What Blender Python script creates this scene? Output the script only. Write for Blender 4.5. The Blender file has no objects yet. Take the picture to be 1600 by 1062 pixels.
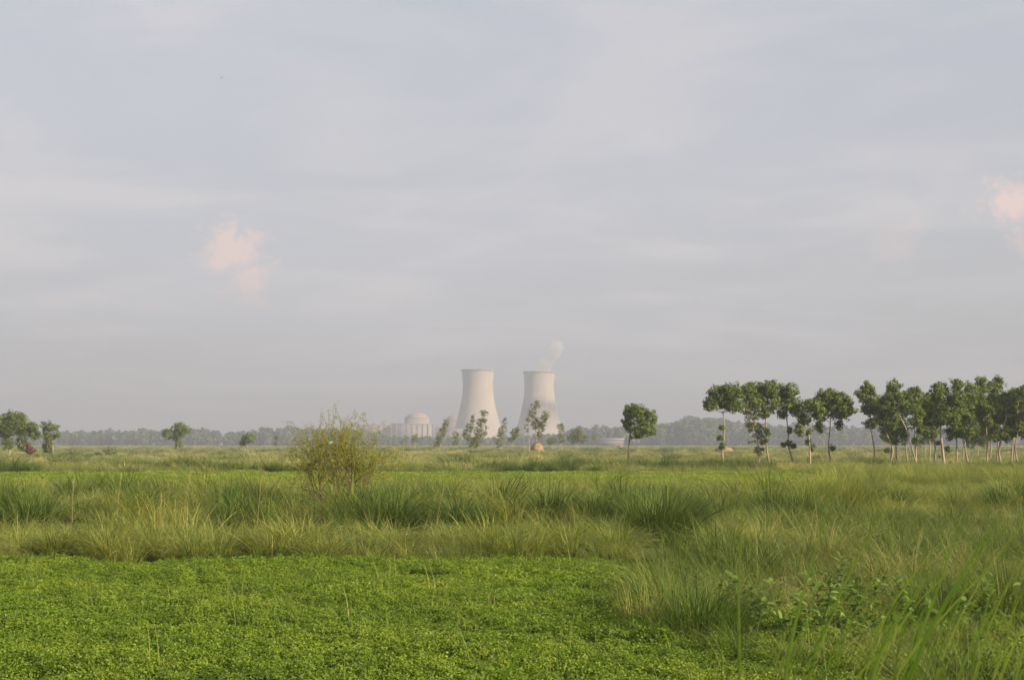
import bpy, math, random
import numpy as np
from mathutils import Vector

sc = bpy.context.scene
C = sc.collection
R = math.radians

# ------------------------------------------------------------------ camera
F_PX, W_PX, H_PX, HORIZON = 2198.0, 1600.0, 1062.0, 692.0
CAM_Z = 2.5
PITCH = math.atan((HORIZON - H_PX / 2) / F_PX)
cd = bpy.data.cameras.new('camera')
cam = bpy.data.objects.new('camera', cd); C.objects.link(cam)
cam.location = (0, 0, CAM_Z)
cam.rotation_euler = (R(90) + PITCH, 0, 0)
cd.sensor_width = 23.6
cd.lens = 23.6 * F_PX / W_PX
cd.clip_start = 0.1; cd.clip_end = 20000
cd.dof.use_dof = True; cd.dof.focus_distance = 45.0; cd.dof.aperture_fstop = 9.0
sc.camera = cam

# ------------------------------------------------------------------ light
SUN_EL, SUN_AZ = R(25), R(58)          # azimuth measured from straight behind the camera towards its right
sun_dir = Vector((math.sin(SUN_AZ) * math.cos(SUN_EL), -math.cos(SUN_AZ) * math.cos(SUN_EL), math.sin(SUN_EL)))
sd = bpy.data.lights.new('sun', 'SUN'); sd.energy = 5.0; sd.angle = R(0.6); sd.color = (1.0, 0.83, 0.62)
sun = bpy.data.objects.new('sun', sd); C.objects.link(sun)
sun.rotation_euler = sun_dir.to_track_quat('Z', 'Y').to_euler()
sun.location = (0, 0, 60)

VEIL = (4.8, 4.88, 5.4)      # thin high overcast
STREAK = (5.85, 5.55, 5.6)    # brighter, slightly warm cloud streaks
PINK = (7.6, 5.7, 5.15)       # low sun on the distant cumulus
wd = bpy.data.worlds.new('World'); sc.world = wd; wd.use_nodes = True
nt = wd.node_tree; N = nt.nodes; L = nt.links
for n in list(N): N.remove(n)
def wn(t, **k):
    n = N.new(t)
    for a, b in k.items(): setattr(n, a, b)
    return n
out = wn('ShaderNodeOutputWorld'); bg = wn('ShaderNodeBackground'); L.new(bg.outputs[0], out.inputs[0])
bg.inputs[1].default_value = 0.057
sky = wn('ShaderNodeTexSky', sky_type='NISHITA', sun_disc=False)
sky.sun_elevation = SUN_EL
sky.sun_rotation = math.atan2(sun_dir.x, sun_dir.y)
sky.dust_density = 4.0; sky.air_density = 1.2; sky.ozone_density = 1.5
geo = wn('ShaderNodeTexCoord')
sep = wn('ShaderNodeSeparateXYZ'); L.new(geo.outputs['Generated'], sep.inputs[0])
def math_n(op, a, b=None, c=None):
    n = wn('ShaderNodeMath', operation=op)
    for i, v in enumerate((a, b, c)):
        if v is None: continue
        if isinstance(v, (int, float)): n.inputs[i].default_value = v
        else: L.new(v, n.inputs[i])
    return n.outputs[0]
# cloud plane coordinates: direction / height, as a real flat cloud sheet is seen
zz = math_n('ADD', math_n('MAXIMUM', sep.outputs[2], 0.0), 0.09)
px_ = math_n('DIVIDE', sep.outputs[0], zz); py_ = math_n('DIVIDE', sep.outputs[1], zz)
cmb = wn('ShaderNodeCombineXYZ'); L.new(px_, cmb.inputs[0]); L.new(py_, cmb.inputs[1])
def noise(vec, scale, detail, rough=0.55, dist=0.0):
    n = wn('ShaderNodeTexNoise'); n.inputs['Scale'].default_value = scale
    n.inputs['Detail'].default_value = detail; n.inputs['Roughness'].default_value = rough
    n.inputs['Distortion'].default_value = dist
    L.new(vec, n.inputs['Vector']); return n.outputs[0]
def ramp(v, a, b, lo=0.0, hi=1.0):
    n = wn('ShaderNodeMapRange', interpolation_type='SMOOTHSTEP')
    L.new(v, n.inputs[0]); n.inputs[1].default_value = a; n.inputs[2].default_value = b
    n.inputs[3].default_value = lo; n.inputs[4].default_value = hi
    return n.outputs[0]
mp = wn('ShaderNodeMapping'); L.new(cmb.outputs[0], mp.inputs[0])
mp.inputs['Rotation'].default_value = (0, 0, R(14)); mp.inputs['Scale'].default_value = (0.55, 0.62, 1); mp.inputs['Location'].default_value = (3.1, 1.7, 0)
n1 = noise(mp.outputs[0], 2.0, 8, 0.56, 0.6)
n2 = noise(mp.outputs[0], 0.7, 3, 0.5)
streak = math_n('MULTIPLY', ramp(n1, 0.40, 0.66), ramp(n2, 0.30, 0.62, 0.35, 1.0))
veil = ramp(n2, 0.25, 0.75, 0.70, 0.93)
def mix(fac, a, b):
    n = wn('ShaderNodeMix', data_type='RGBA')
    if isinstance(fac, float): n.inputs[0].default_value = fac
    else: L.new(fac, n.inputs[0])
    for i, v in ((6, a), (7, b)):
        if isinstance(v, tuple): n.inputs[i].default_value = (*v, 1)
        else: L.new(v, n.inputs[i])
    return n.outputs[2]
col = mix(veil, sky.outputs[0], VEIL)
col = mix(math_n('MULTIPLY', streak, 0.7), col, STREAK)
# sunlit cumulus heads far away: (azimuth, elevation, half width, half height, strength)
az = math_n('ARCTAN2', sep.outputs[0], sep.outputs[1]); el = math_n('ARCSINE', sep.outputs[2])
ae = wn('ShaderNodeCombineXYZ'); L.new(az, ae.inputs[0]); L.new(el, ae.inputs[1])
cn = noise(ae.outputs[0], 42.0, 8, 0.66, 0.8)
cn2 = noise(ae.outputs[0], 120.0, 6, 0.62, 0.4)
def cloud(a, e, w, h, s):
    global col
    da = math_n('DIVIDE', math_n('SUBTRACT', az, a), w); de = math_n('DIVIDE', math_n('SUBTRACT', el, e), h)
    d = math_n('SQRT', math_n('ADD', math_n('MULTIPLY', da, da), math_n('MULTIPLY', de, de)))
    v = math_n('ADD', math_n('SUBTRACT', 1.0, d), math_n('MULTIPLY', math_n('SUBTRACT', cn, 0.5), 2.1))
    v = math_n('ADD', v, math_n('MULTIPLY', math_n('SUBTRACT', cn2, 0.5), 1.6))
    col = mix(math_n('MULTIPLY', ramp(v, 0.12, 0.9), s), col, PINK)
def pxdir(px, py):
    cx, cy = (px - W_PX / 2) / F_PX, (H_PX / 2 - py) / F_PX
    d = Vector((cx, math.cos(PITCH) - cy * math.sin(PITCH), math.sin(PITCH) + cy * math.cos(PITCH)))
    return d
def cloud_px(px, py, w, h, s):
    d = pxdir(px, py).normalized()
    cloud(math.atan2(d.x, d.y), math.asin(d.z), w / F_PX, h / F_PX, s)
cloud_px(364, 388, 76, 54, 0.8); cloud_px(394, 442, 50, 60, 0.6)
cloud_px(1584, 318, 76, 48, 0.9); cloud_px(1605, 375, 36, 45, 0.4); cloud_px(1400, 375, 55, 60, 0.22)
for a, e, w, h, s in ((0.62, 0.15, .05, .03, .6), (-0.75, 0.12, .06, .03, .5), (1.6, 0.16, .07, .04, .5), (-1.7, 0.14, .06, .035, .5), (2.8, 0.15, .07, .04, .5), (-2.6, .13, .05, .03, .5)):
    cloud(a, e, w, h, s)
L.new(col, bg.inputs[0])

sc.view_settings.view_transform = 'Standard'; sc.view_settings.look = 'None'
sc.view_settings.gamma = 1.0; sc.view_settings.exposure = 1.25
sc.cycles.use_denoising = True
sc.cycles.max_bounces = 4; sc.cycles.diffuse_bounces = 2; sc.cycles.glossy_bounces = 1; sc.cycles.transmission_bounces = 2
sc.cycles.use_adaptive_sampling = True; sc.cycles.adaptive_threshold = 0.02
sc.cycles.volume_bounces = 0; sc.cycles.transparent_max_bounces = 8
sc.cycles.caustics_reflective = False; sc.cycles.caustics_refractive = False

# ------------------------------------------------------------------ helpers
rng = np.random.default_rng(7)
def at(px, py, Y):
    """the point at depth Y (metres along +Y) that the photograph shows at this pixel"""
    d = pxdir(px, py); return Vector((d.x * Y / d.y, Y, CAM_Z + d.z * Y / d.y))
def depth_of(py, z=0.0): return (CAM_Z - z) * F_PX / (py - HORIZON)

def mesh_np(name, V, faces, mat=None, attr=None, smooth=False):
    """faces: list of (m,k) index arrays"""
    me = bpy.data.meshes.new(name)
    V = np.asarray(V, dtype=np.float32)
    me.vertices.add(len(V)); me.vertices.foreach_set('co', V.ravel())
    faces = [np.asarray(f, dtype=np.int32) for f in faces if len(f)]
    tot = sum(f.size for f in faces); npoly = sum(len(f) for f in faces)
    me.loops.add(tot); me.loops.foreach_set('vertex_index', np.concatenate([f.ravel() for f in faces]))
    starts, o = [], 0
    for f in faces:
        starts.append(o + np.arange(len(f), dtype=np.int32) * f.shape[1]); o += f.size
    me.polygons.add(npoly); me.polygons.foreach_set('loop_start', np.concatenate(starts))
    if smooth: me.polygons.foreach_set('use_smooth', np.ones(npoly, dtype=bool))
    me.update(calc_edges=True); me.validate()
    if attr is not None:
        a = me.color_attributes.new('g', 'FLOAT_COLOR', 'POINT')
        a.data.foreach_set('color', np.asarray(attr, dtype=np.float32).ravel())
    if mat: me.materials.append(mat)
    return me
def obj(name, me, parent=None, loc=None):
    o = bpy.data.objects.new(name, me); C.objects.link(o)
    if parent: o.parent = parent
    if loc is not None: o.location = loc
    return o
def tag(o, label=None, cat=None, group=None, kind=None):
    if label: o['label'] = label
    if cat: o['category'] = cat
    if group: o['group'] = group
    if kind: o['kind'] = kind
    return o
def thing(name, label, cat, loc=(0, 0, 0), group=None, rz=0):
    o = bpy.data.objects.new(name, None); C.objects.link(o); o.empty_display_size = 0.3
    o.location = loc; o.rotation_euler = (0, 0, rz)
    return tag(o, label, cat, group)

class MB:
    def __init__(s): s.v = []; s.f = {}; s.n = 0; s.a = []
    def add(s, V, *Fs, attr=None):
        V = np.asarray(V, dtype=float)
        for F in Fs:
            F = np.asarray(F, dtype=int)
            if len(F): s.f.setdefault(F.shape[1], []).append(F + s.n)
        s.v.append(V); s.n += len(V)
        s.a.append(np.asarray(attr) if attr is not None else np.tile([0.5, 0.5, 0.5, 1.0], (len(V), 1)))
        return s
    def box(s, x0, x1, y0, y1, z0, z1):
        V = [(x, y, z) for z in (z0, z1) for y in (y0, y1) for x in (x0, x1)]
        return s.add(V, [(0, 2, 3, 1), (4, 5, 7, 6), (0, 1, 5, 4), (2, 6, 7, 3), (0, 4, 6, 2), (1, 3, 7, 5)])
    def tube(s, P, rad, sides=6, cap=True):
        P = np.asarray(P, dtype=float); n = len(P); rad = np.broadcast_to(rad, (n,))
        T = np.gradient(P, axis=0); T /= np.linalg.norm(T, axis=1)[:, None] + 1e-9
        ref = np.array([0.0, 1.0, 0.05]) if abs(T[0][1]) < 0.9 else np.array([1.0, 0, 0])
        A = np.cross(T, ref); A /= np.linalg.norm(A, axis=1)[:, None] + 1e-9
        B = np.cross(T, A)
        th = np.linspace(0, 2 * math.pi, sides, endpoint=False)
        V = (P[:, None, :] + rad[:, None, None] * (np.cos(th)[None, :, None] * A[:, None, :] + np.sin(th)[None, :, None] * B[:, None, :])).reshape(-1, 3)
        i = np.arange(n - 1)[:, None] * sides; j = np.arange(sides)[None, :]; k = (np.arange(sides) + 1) % sides
        F = np.stack([i + j, i + k[None, :], i + sides + k[None, :], i + sides + j], -1).reshape(-1, 4)
        if cap:
            V = np.vstack([V, P[-1] + T[-1] * rad[-1] * 0.5])
            tip = len(V) - 1; b = (n - 1) * sides
            return s.add(V, F, [(b + a, b + (a + 1) % sides, tip) for a in range(sides)])
        return s.add(V, F)
    def lathe(s, prof, seg=32, center=(0, 0)):
        prof = np.asarray(prof, dtype=float); n = len(prof); th = np.linspace(0, 2 * math.pi, seg, endpoint=False)
        V = np.stack([center[0] + prof[:, 0:1] * np.cos(th), center[1] + prof[:, 0:1] * np.sin(th), np.repeat(prof[:, 1:2], seg, 1)], -1).reshape(-1, 3)
        i = np.arange(n - 1)[:, None] * seg; j = np.arange(seg)[None, :]; k = (np.arange(seg)[None, :] + 1) % seg
        return s.add(V, np.stack([i + j, i + k, i + seg + k, i + seg + j], -1).reshape(-1, 4))
    def mesh(s, name, mat, smooth=False):
        return mesh_np(name, np.vstack(s.v), [np.vstack(f) for f in s.f.values()], mat, np.vstack(s.a), smooth)
    def build(s, name, mat, parent=None, smooth=False, loc=None):
        return obj(name, s.mesh(name, mat, smooth), parent, loc)

def bez(p0, p1, p2, n=8):
    t = np.linspace(0, 1, n)[:, None]; p0, p1, p2 = map(np.asarray, (p0, p1, p2))
    return (1 - t) ** 2 * p0 + 2 * t * (1 - t) * p1 + t * t * p2
def smooth_path(P, n=14):
    P = np.asarray(P, dtype=float)
    s = np.concatenate([[0], np.cumsum(np.linalg.norm(np.diff(P, axis=0), axis=1))]); u = np.linspace(0, s[-1], n)
    Q = np.stack([np.interp(u, s, P[:, k]) for k in range(3)], 1)
    for _ in range(2): Q[1:-1] = 0.25 * Q[:-2] + 0.5 * Q[1:-1] + 0.25 * Q[2:]
    return Q

# ------------------------------------------------------------------ materials
def new_mat(name):
    m = bpy.data.materials.new(name); m.use_nodes = True
    for n in list(m.node_tree.nodes): m.node_tree.nodes.remove(n)
    return m, m.node_tree.nodes, m.node_tree.links
def mixc(N, L, fac, a, b, mode='MIX'):
    n = N.new('ShaderNodeMix'); n.data_type = 'RGBA'; n.blend_type = mode
    if isinstance(fac, (int, float)): n.inputs[0].default_value = fac
    else: L.new(fac, n.inputs[0])
    for i, v in ((6, a), (7, b)):
        if isinstance(v, tuple): n.inputs[i].default_value = (*v[:3], 1)
        else: L.new(v, n.inputs[i])
    return n.outputs[2]
def mrange(N, L, v, a, b, lo, hi):
    n = N.new('ShaderNodeMapRange'); L.new(v, n.inputs[0])
    for i, q in enumerate((a, b, lo, hi)): n.inputs[i + 1].default_value = q
    return n.outputs[0]
def tnoise(N, L, scale, detail=3, vec=None, rough=0.55):
    n = N.new('ShaderNodeTexNoise'); n.inputs['Scale'].default_value = scale; n.inputs['Detail'].default_value = detail
    n.inputs['Roughness'].default_value = rough
    if vec is not None: L.new(vec, n.inputs['Vector'])
    return n.outputs[0]
def leaf_mat(name, dark, mid, light, trans=0.35, patch=None, patch_scale=0.15, gloss=0.25, inst=True):
    """leaf or blade: colour by its own random number (attribute g.y), by plant (instance) and by patch of ground"""
    m, N, L = new_mat(name)
    at_ = N.new('ShaderNodeAttribute'); at_.attribute_name = 'g'
    sp = N.new('ShaderNodeSeparateColor'); L.new(at_.outputs['Color'], sp.inputs[0])
    cr = N.new('ShaderNodeValToRGB'); e = cr.color_ramp.elements
    e[0].position = 0.1; e[0].color = (*dark, 1); e[1].position = 0.95; e[1].color = (*light, 1)
    k = e.new(0.55); k.color = (*mid, 1)
    v = sp.outputs[1]
    if inst:
        oi = N.new('ShaderNodeObjectInfo')
        ad = N.new('ShaderNodeMath'); ad.operation = 'MULTIPLY_ADD'; L.new(oi.outputs['Random'], ad.inputs[0]); ad.inputs[1].default_value = 0.6; ad.inputs[2].default_value = -0.3
        a2 = N.new('ShaderNodeMath'); L.new(v, a2.inputs[0]); L.new(ad.outputs[0], a2.inputs[1]); v = a2.outputs[0]
    L.new(v, cr.inputs[0]); c = cr.outputs[0]
    if patch:
        g = N.new('ShaderNodeNewGeometry')
        f = mrange(N, L, tnoise(N, L, patch_scale, 3, g.outputs['Position']), 0.42, 0.62, 0.0, 0.75)
        c = mixc(N, L, f, c, patch)
    d = N.new('ShaderNodeBsdfPrincipled'); L.new(c, d.inputs['Base Color']); d.inputs['Roughness'].default_value = 0.55
    d.inputs['Specular IOR Level'].default_value = gloss
    t = N.new('ShaderNodeBsdfTranslucent'); L.new(mixc(N, L, 1.0, c, (1.15, 1.1, 0.6), 'MULTIPLY'), t.inputs[0])
    mx = N.new('ShaderNodeMixShader'); mx.inputs[0].default_value = trans
    L.new(d.outputs[0], mx.inputs[1]); L.new(t.outputs[0], mx.inputs[2])
    o = N.new('ShaderNodeOutputMaterial'); L.new(mx.outputs[0], o.inputs[0])
    return m
def solid(name, a, b, scale=3.0, rough=0.85, detail=5, lo=0.35, hi=0.65, bump=0.0, stretch=None, extra=None):
    m, N, L = new_mat(name)
    tc = N.new('ShaderNodeTexCoord'); vec = tc.outputs['Object']
    if stretch:
        mp = N.new('ShaderNodeMapping'); mp.inputs['Scale'].default_value = stretch; L.new(vec, mp.inputs[0]); vec = mp.outputs[0]
    nz = tnoise(N, L, scale, detail, vec)
    c = mixc(N, L, mrange(N, L, nz, lo, hi, 0, 1), a, b)
    if extra: c = extra(N, L, tc, c)
    d = N.new('ShaderNodeBsdfPrincipled'); L.new(c, d.inputs['Base Color']); d.inputs['Roughness'].default_value = rough
    d.inputs['Specular IOR Level'].default_value = 0.2
    if bump:
        bp = N.new('ShaderNodeBump'); bp.inputs['Strength'].default_value = bump; L.new(nz, bp.inputs['Height']); L.new(bp.outputs[0], d.inputs['Normal'])
    o = N.new('ShaderNodeOutputMaterial'); L.new(d.outputs[0], o.inputs[0])
    return m

M = {}
M['crop'] = leaf_mat('crop_leaf', (0.085, 0.145, 0.013), (0.16, 0.245, 0.018), (0.235, 0.315, 0.03), 0.4, (0.125, 0.205, 0.017), 0.35)
M['crop_far'] = leaf_mat('young_crop_leaf', (0.12, 0.18, 0.015), (0.22, 0.30, 0.03), (0.32, 0.38, 0.05), 0.35)
M['grass'] = leaf_mat('grass_blade', (0.07, 0.13, 0.014), (0.175, 0.235, 0.033), (0.38, 0.35, 0.11), 0.38, (0.22, 0.245, 0.05), 0.12)
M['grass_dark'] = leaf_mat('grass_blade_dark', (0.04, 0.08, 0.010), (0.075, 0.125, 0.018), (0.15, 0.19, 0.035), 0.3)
M['grass_pale'] = leaf_mat('grass_blade_pale', (0.12, 0.18, 0.028), (0.245, 0.285, 0.055), (0.42, 0.39, 0.13), 0.38, (0.13, 0.18, 0.04), 0.06)
M['grass_near'] = leaf_mat('grass_blade_near', (0.045, 0.095, 0.010), (0.12, 0.175, 0.025), (0.28, 0.27, 0.08), 0.35, (0.09, 0.14, 0.022), 0.5)
M['grass_olive'] = leaf_mat('grass_blade_olive', (0.08, 0.125, 0.018), (0.17, 0.21, 0.04), (0.36, 0.32, 0.11), 0.35, (0.11, 0.15, 0.028), 0.5)
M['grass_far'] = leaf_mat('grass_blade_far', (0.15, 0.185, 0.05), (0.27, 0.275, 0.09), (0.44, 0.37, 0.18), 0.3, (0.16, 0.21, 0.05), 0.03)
M['dead'] = leaf_mat('dead_grass', (0.10, 0.07, 0.035), (0.17, 0.125, 0.06), (0.27, 0.21, 0.11), 0.15)
M['straw'] = leaf_mat('dry_stalk', (0.30, 0.22, 0.10), (0.38, 0.29, 0.14), (0.46, 0.36, 0.18), 0.1, inst=False)
M['reed'] = leaf_mat('reed_blade', (0.03, 0.06, 0.006), (0.042, 0.075, 0.009), (0.07, 0.10, 0.015), 0.15, inst=False, gloss=0.0)
M['shisham'] = leaf_mat('tree_leaf', (0.055, 0.095, 0.014), (0.115, 0.17, 0.022), (0.24, 0.28, 0.045), 0.4, inst=False)
M['olive'] = leaf_mat('olive_leaf', (0.06, 0.085, 0.025), (0.11, 0.13, 0.035), (0.20, 0.20, 0.06), 0.35, inst=False)
M['euca'] = leaf_mat('eucalyptus_leaf', (0.08, 0.11, 0.03), (0.14, 0.17, 0.045), (0.24, 0.25, 0.075), 0.35, inst=False)
M['vine'] = leaf_mat('creeper_leaf', (0.05, 0.10, 0.015), (0.10, 0.165, 0.02), (0.19, 0.24, 0.03), 0.35, inst=False)
M['red'] = leaf_mat('red_leaf', (0.09, 0.04, 0.03), (0.17, 0.075, 0.055), (0.25, 0.13, 0.085), 0.3, inst=False)
M['thorn'] = leaf_mat('thorn_leaf', (0.16, 0.19, 0.022), (0.27, 0.285, 0.04), (0.40, 0.40, 0.07), 0.5, inst=False)
M['weed'] = leaf_mat('weed_leaf', (0.07, 0.14, 0.016), (0.12, 0.20, 0.025), (0.20, 0.28, 0.04), 0.35, gloss=0.4)
M['forest'] = leaf_mat('forest_leaf', (0.035, 0.06, 0.018), (0.055, 0.08, 0.022), (0.09, 0.11, 0.03), 0.2, inst=False)
M['bark'] = solid('pale_bark', (0.34, 0.28, 0.21), (0.18, 0.14, 0.10), 2.5, stretch=(1, 1, 0.35), bump=0.3)
M['bark_dark'] = solid('dark_bark', (0.13, 0.085, 0.055), (0.07, 0.045, 0.03), 5)
M['stem'] = solid('green_stem', (0.16, 0.20, 0.06), (0.10, 0.13, 0.04), 6)
M['hay'] = solid('hay', (0.30, 0.20, 0.115), (0.21, 0.14, 0.08), 3.0, detail=8, bump=0.6, stretch=(1, 1, 0.3))
M['hay_strand'] = leaf_mat('hay_strand', (0.20, 0.135, 0.075), (0.30, 0.205, 0.12), (0.40, 0.29, 0.17), 0.1, inst=False)
def ground_mat():
    m, N, L = new_mat('field_soil_and_turf')
    g = N.new('ShaderNodeNewGeometry'); P = g.outputs['Position']
    c = mixc(N, L, mrange(N, L, tnoise(N, L, 0.9, 6, P), 0.35, 0.65, 0, 1), (0.055, 0.085, 0.022), (0.10, 0.10, 0.045))
    c = mixc(N, L, mrange(N, L, tnoise(N, L, 0.018, 4, P), 0.4, 0.6, 0, 0.8), c, (0.12, 0.16, 0.05))
    c = mixc(N, L, mrange(N, L, tnoise(N, L, 0.006, 4, P), 0.45, 0.6, 0, 0.6), c, (0.17, 0.17, 0.075))
    d = N.new('ShaderNodeBsdfPrincipled'); L.new(c, d.inputs['Base Color']); d.inputs['Roughness'].default_value = 0.95; d.inputs['Specular IOR Level'].default_value = 0.1
    o = N.new('ShaderNodeOutputMaterial'); L.new(d.outputs[0], o.inputs[0]); return m
M['ground'] = ground_mat()
M['path'] = solid('dry_dirt', (0.27, 0.23, 0.18), (0.19, 0.16, 0.12), 2.0, detail=8, bump=0.4)
def concrete(name, base, dark, stain):
    def ex(N, L, tc, c):
        mp = N.new('ShaderNodeMapping'); mp.inputs['Scale'].default_value = (0.05, 0.05, 0.006); L.new(tc.outputs['Object'], mp.inputs[0])
        s = tnoise(N, L, 1.6, 6, mp.outputs[0], 0.6)
        c = mixc(N, L, mrange(N, L, s, 0.45, 0.7, 0, 0.5), c, dark)
        # lift rings left by the climbing formwork
        w = N.new('ShaderNodeTexWave'); w.bands_direction = 'Z'; w.inputs['Scale'].default_value = 0.09; w.inputs['Distortion'].default_value = 0.3
        L.new(tc.outputs['Object'], w.inputs[0])
        c = mixc(N, L, mrange(N, L, w.outputs[1], 0.0, 0.12, 0.12, 0.0), c, dark)
        if stain:
            # soot-dark damp stain running down from mid height
            m3 = N.new('ShaderNodeMapping'); m3.inputs['Scale'].default_value = (0.045, 0.045, 0.014); L.new(tc.outputs['Object'], m3.inputs[0])
            q = tnoise(N, L, 1.3, 5, m3.outputs[0], 0.6)
            sp = N.new('ShaderNodeSeparateXYZ'); L.new(tc.outputs['Object'], sp.inputs[0])
            hi = mrange(N, L, sp.outputs[2], 72, 88, 1, 0); lo = mrange(N, L, sp.outputs[2], 25, 66, 0, 1)
            k = N.new('ShaderNodeMath'); k.operation = 'MULTIPLY'; L.new(hi, k.inputs[0]); L.new(lo, k.inputs[1])
            k2 = N.new('ShaderNodeMath'); k2.operation = 'MULTIPLY'; L.new(k.outputs[0], k2.inputs[0]); L.new(mrange(N, L, q, 0.36, 0.54, 0, 0.95), k2.inputs[1])
            c = mixc(N, L, k2.outputs[0], c, (0.11, 0.105, 0.10))
        return c
    return solid(name, base, tuple(v * 0.88 for v in base), 0.06, extra=ex)
M['tower_a'] = concrete('tower_concrete', (0.40, 0.34, 0.28), (0.27, 0.24, 0.21), False)
M['tower_b'] = concrete('tower_concrete_stained', (0.38, 0.33, 0.28), (0.25, 0.225, 0.20), True)
M['rim'] = solid('rim_concrete', (0.20, 0.20, 0.20), (0.26, 0.25, 0.24), 0.2)
M['plant_wall'] = solid('plant_wall', (0.26, 0.23, 0.21), (0.22, 0.20, 0.185), 0.08)
M['plant_wall_dark'] = solid('plant_wall_dark', (0.30, 0.28, 0.27), (0.25, 0.24, 0.23), 0.1)
M['shed_wall'] = solid('shed_wall', (0.16, 0.15, 0.145), (0.13, 0.125, 0.12), 0.1)
M['pilaster'] = solid('pilaster_concrete', (0.22, 0.20, 0.185), (0.20, 0.18, 0.165), 0.1)
M['dome'] = solid('dome_concrete', (0.30, 0.24, 0.20), (0.26, 0.21, 0.175), 0.08)
M['stack'] = solid('stack_paint', (0.22, 0.24, 0.26), (0.18, 0.20, 0.22), 0.1)
M['white'] = solid('white_feather', (0.82, 0.82, 0.80), (0.74, 0.74, 0.72), 8)
M['black'] = solid('dark_feather', (0.03, 0.028, 0.025), (0.05, 0.045, 0.04), 8)
M['bag'] = solid('plastic_film', (0.12, 0.30, 0.25), (0.18, 0.38, 0.32), 6, rough=0.35)

# ------------------------------------------------------------------ ground
def ground():
    xs = np.unique(np.concatenate([np.linspace(-5000, 5000, 41), np.linspace(-60, 60, 61)]))
    ys = np.unique(np.concatenate([np.linspace(-1000, 6500, 31), np.linspace(-20, 130, 76)]))
    X, Y = np.meshgrid(xs, ys)
    t = np.clip((7.0 - Y) / 5.0, 0, 1); Z = 0.95 * t * t * (3 - 2 * t)
    near = np.clip((130 - Y) / 60, 0, 1) * np.clip((60 - np.abs(X)) / 20, 0, 1) * np.clip((Y - 8) / 4, 0, 1)
    Z = Z + near * 0.05 * (np.sin(X * 0.7 + 1) * np.cos(Y * 0.5) + np.sin(X * 0.31 + Y * 0.23))
    V = np.stack([X, Y, Z], -1).reshape(-1, 3); nx = len(xs); i = np.arange(len(ys) - 1)[:, None] * nx; j = np.arange(nx - 1)[None, :]
    Fq = np.stack([i + j, i + j + 1, i + nx + j + 1, i + nx + j], -1).reshape(-1, 4)
    o = obj('ground', mesh_np('ground', V, [Fq], M['ground'], smooth=True)); tag(o, kind='structure')
ground()
def gz(x, y):
    t = min(1, max(0, (7.0 - y) / 5.0)); return 0.95 * t * t * (3 - 2 * t)
# dry dirt track showing through the grass at the right
def path():
    xs = np.linspace(10.5, 30, 40); rows = []
    for k, w in enumerate((-1, -0.4, 0.4, 1)):
        rows.append(np.stack([xs, 46.3 + 0.02 * (xs - 12) ** 1.5 + w * (1.55 + 0.35 * np.sin(xs * 1.7 + k)), np.full_like(xs, 0.11 if abs(w) < 1 else 0.06)], 1))
    V = np.vstack(rows); n = len(xs)
    Fq = [(r * n + i, r * n + i + 1, (r + 1) * n + i + 1, (r + 1) * n + i) for r in range(3) for i in range(n - 1)]
    tag(obj('path', mesh_np('path', V, [np.array(Fq)], M['path'], smooth=True)), kind='structure')
path()

# ------------------------------------------------------------------ foliage primitives
def leaves_np(P, Nrm, length, width, g=None):
    """one pointed leaf (bent quad) at every point P, its face along Nrm"""
    n = len(P); r = rng.normal(size=(n, 3)); Nrm = Nrm / (np.linalg.norm(Nrm, axis=1)[:, None] + 1e-9)
    U = np.cross(Nrm, r); U /= np.linalg.norm(U, axis=1)[:, None] + 1e-9; Wv = np.cross(Nrm, U)
    l = np.broadcast_to(length, (n,))[:, None]; w = np.broadcast_to(width, (n,))[:, None]
    V = np.stack([P - U * l * 0.5, P + Wv * w * 0.5 + Nrm * w * 0.12, P + U * l * 0.5, P - Wv * w * 0.5 + Nrm * w * 0.12], 1).reshape(-1, 3)
    Fq = np.arange(4 * n).reshape(n, 4)
    rr = rng.random(n) if g is None else g
    A = np.zeros((n, 4, 4)); A[:, :, 1] = rr[:, None]; A[:, :, 3] = 1
    return V, Fq, A.reshape(-1, 4)
def ball(n, lo=0.0):
    d = rng.normal(size=(n, 3)); d /= np.linalg.norm(d, axis=1)[:, None]
    return d * (lo + (1 - lo) * rng.random(n) ** (1 / 2.2))[:, None]
def crown_leaves(lobes, leaf=0.16, dens=1.0, clump=0.3, per=30, ragged=0.45):
    Ps, Ns, gs = [], [], []
    for (c, rx, ry, rz) in lobes:
        c = np.asarray(c); n = max(8, int(34 * dens * (rx * rz + rx * ry) / (2 * clump * clump * 7.5)))
        q = ball(n, 0.35 if ragged else 0.0) * (0.8 + ragged * rng.random(n))[:, None]; cc = c + q * np.array([rx, ry, rz])
        cr = clump * (0.65 + 0.7 * rng.random(n)); tone = rng.random(n)
        d = ball(n * per, 0.2); idx = np.repeat(np.arange(n), per)
        P = cc[idx] + d * cr[idx][:, None] * np.array([1, 1, 0.8])
        Ps.append(P); Ns.append(d * 0.8 + q[idx] * 0.5 + rng.normal(size=d.shape) * 0.55 + np.array([0, 0, 0.35])); gs.append(np.clip(0.55 * tone[idx] + 0.45 * rng.random(len(idx)), 0, 1))
    P, Nn, g = np.vstack(Ps), np.vstack(Ns), np.concatenate(gs)
    n = len(P); return leaves_np(P, Nn, leaf * (0.7 + 0.6 * rng.random(n)), leaf * 0.62 * (0.7 + 0.6 * rng.random(n)), g)

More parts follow.
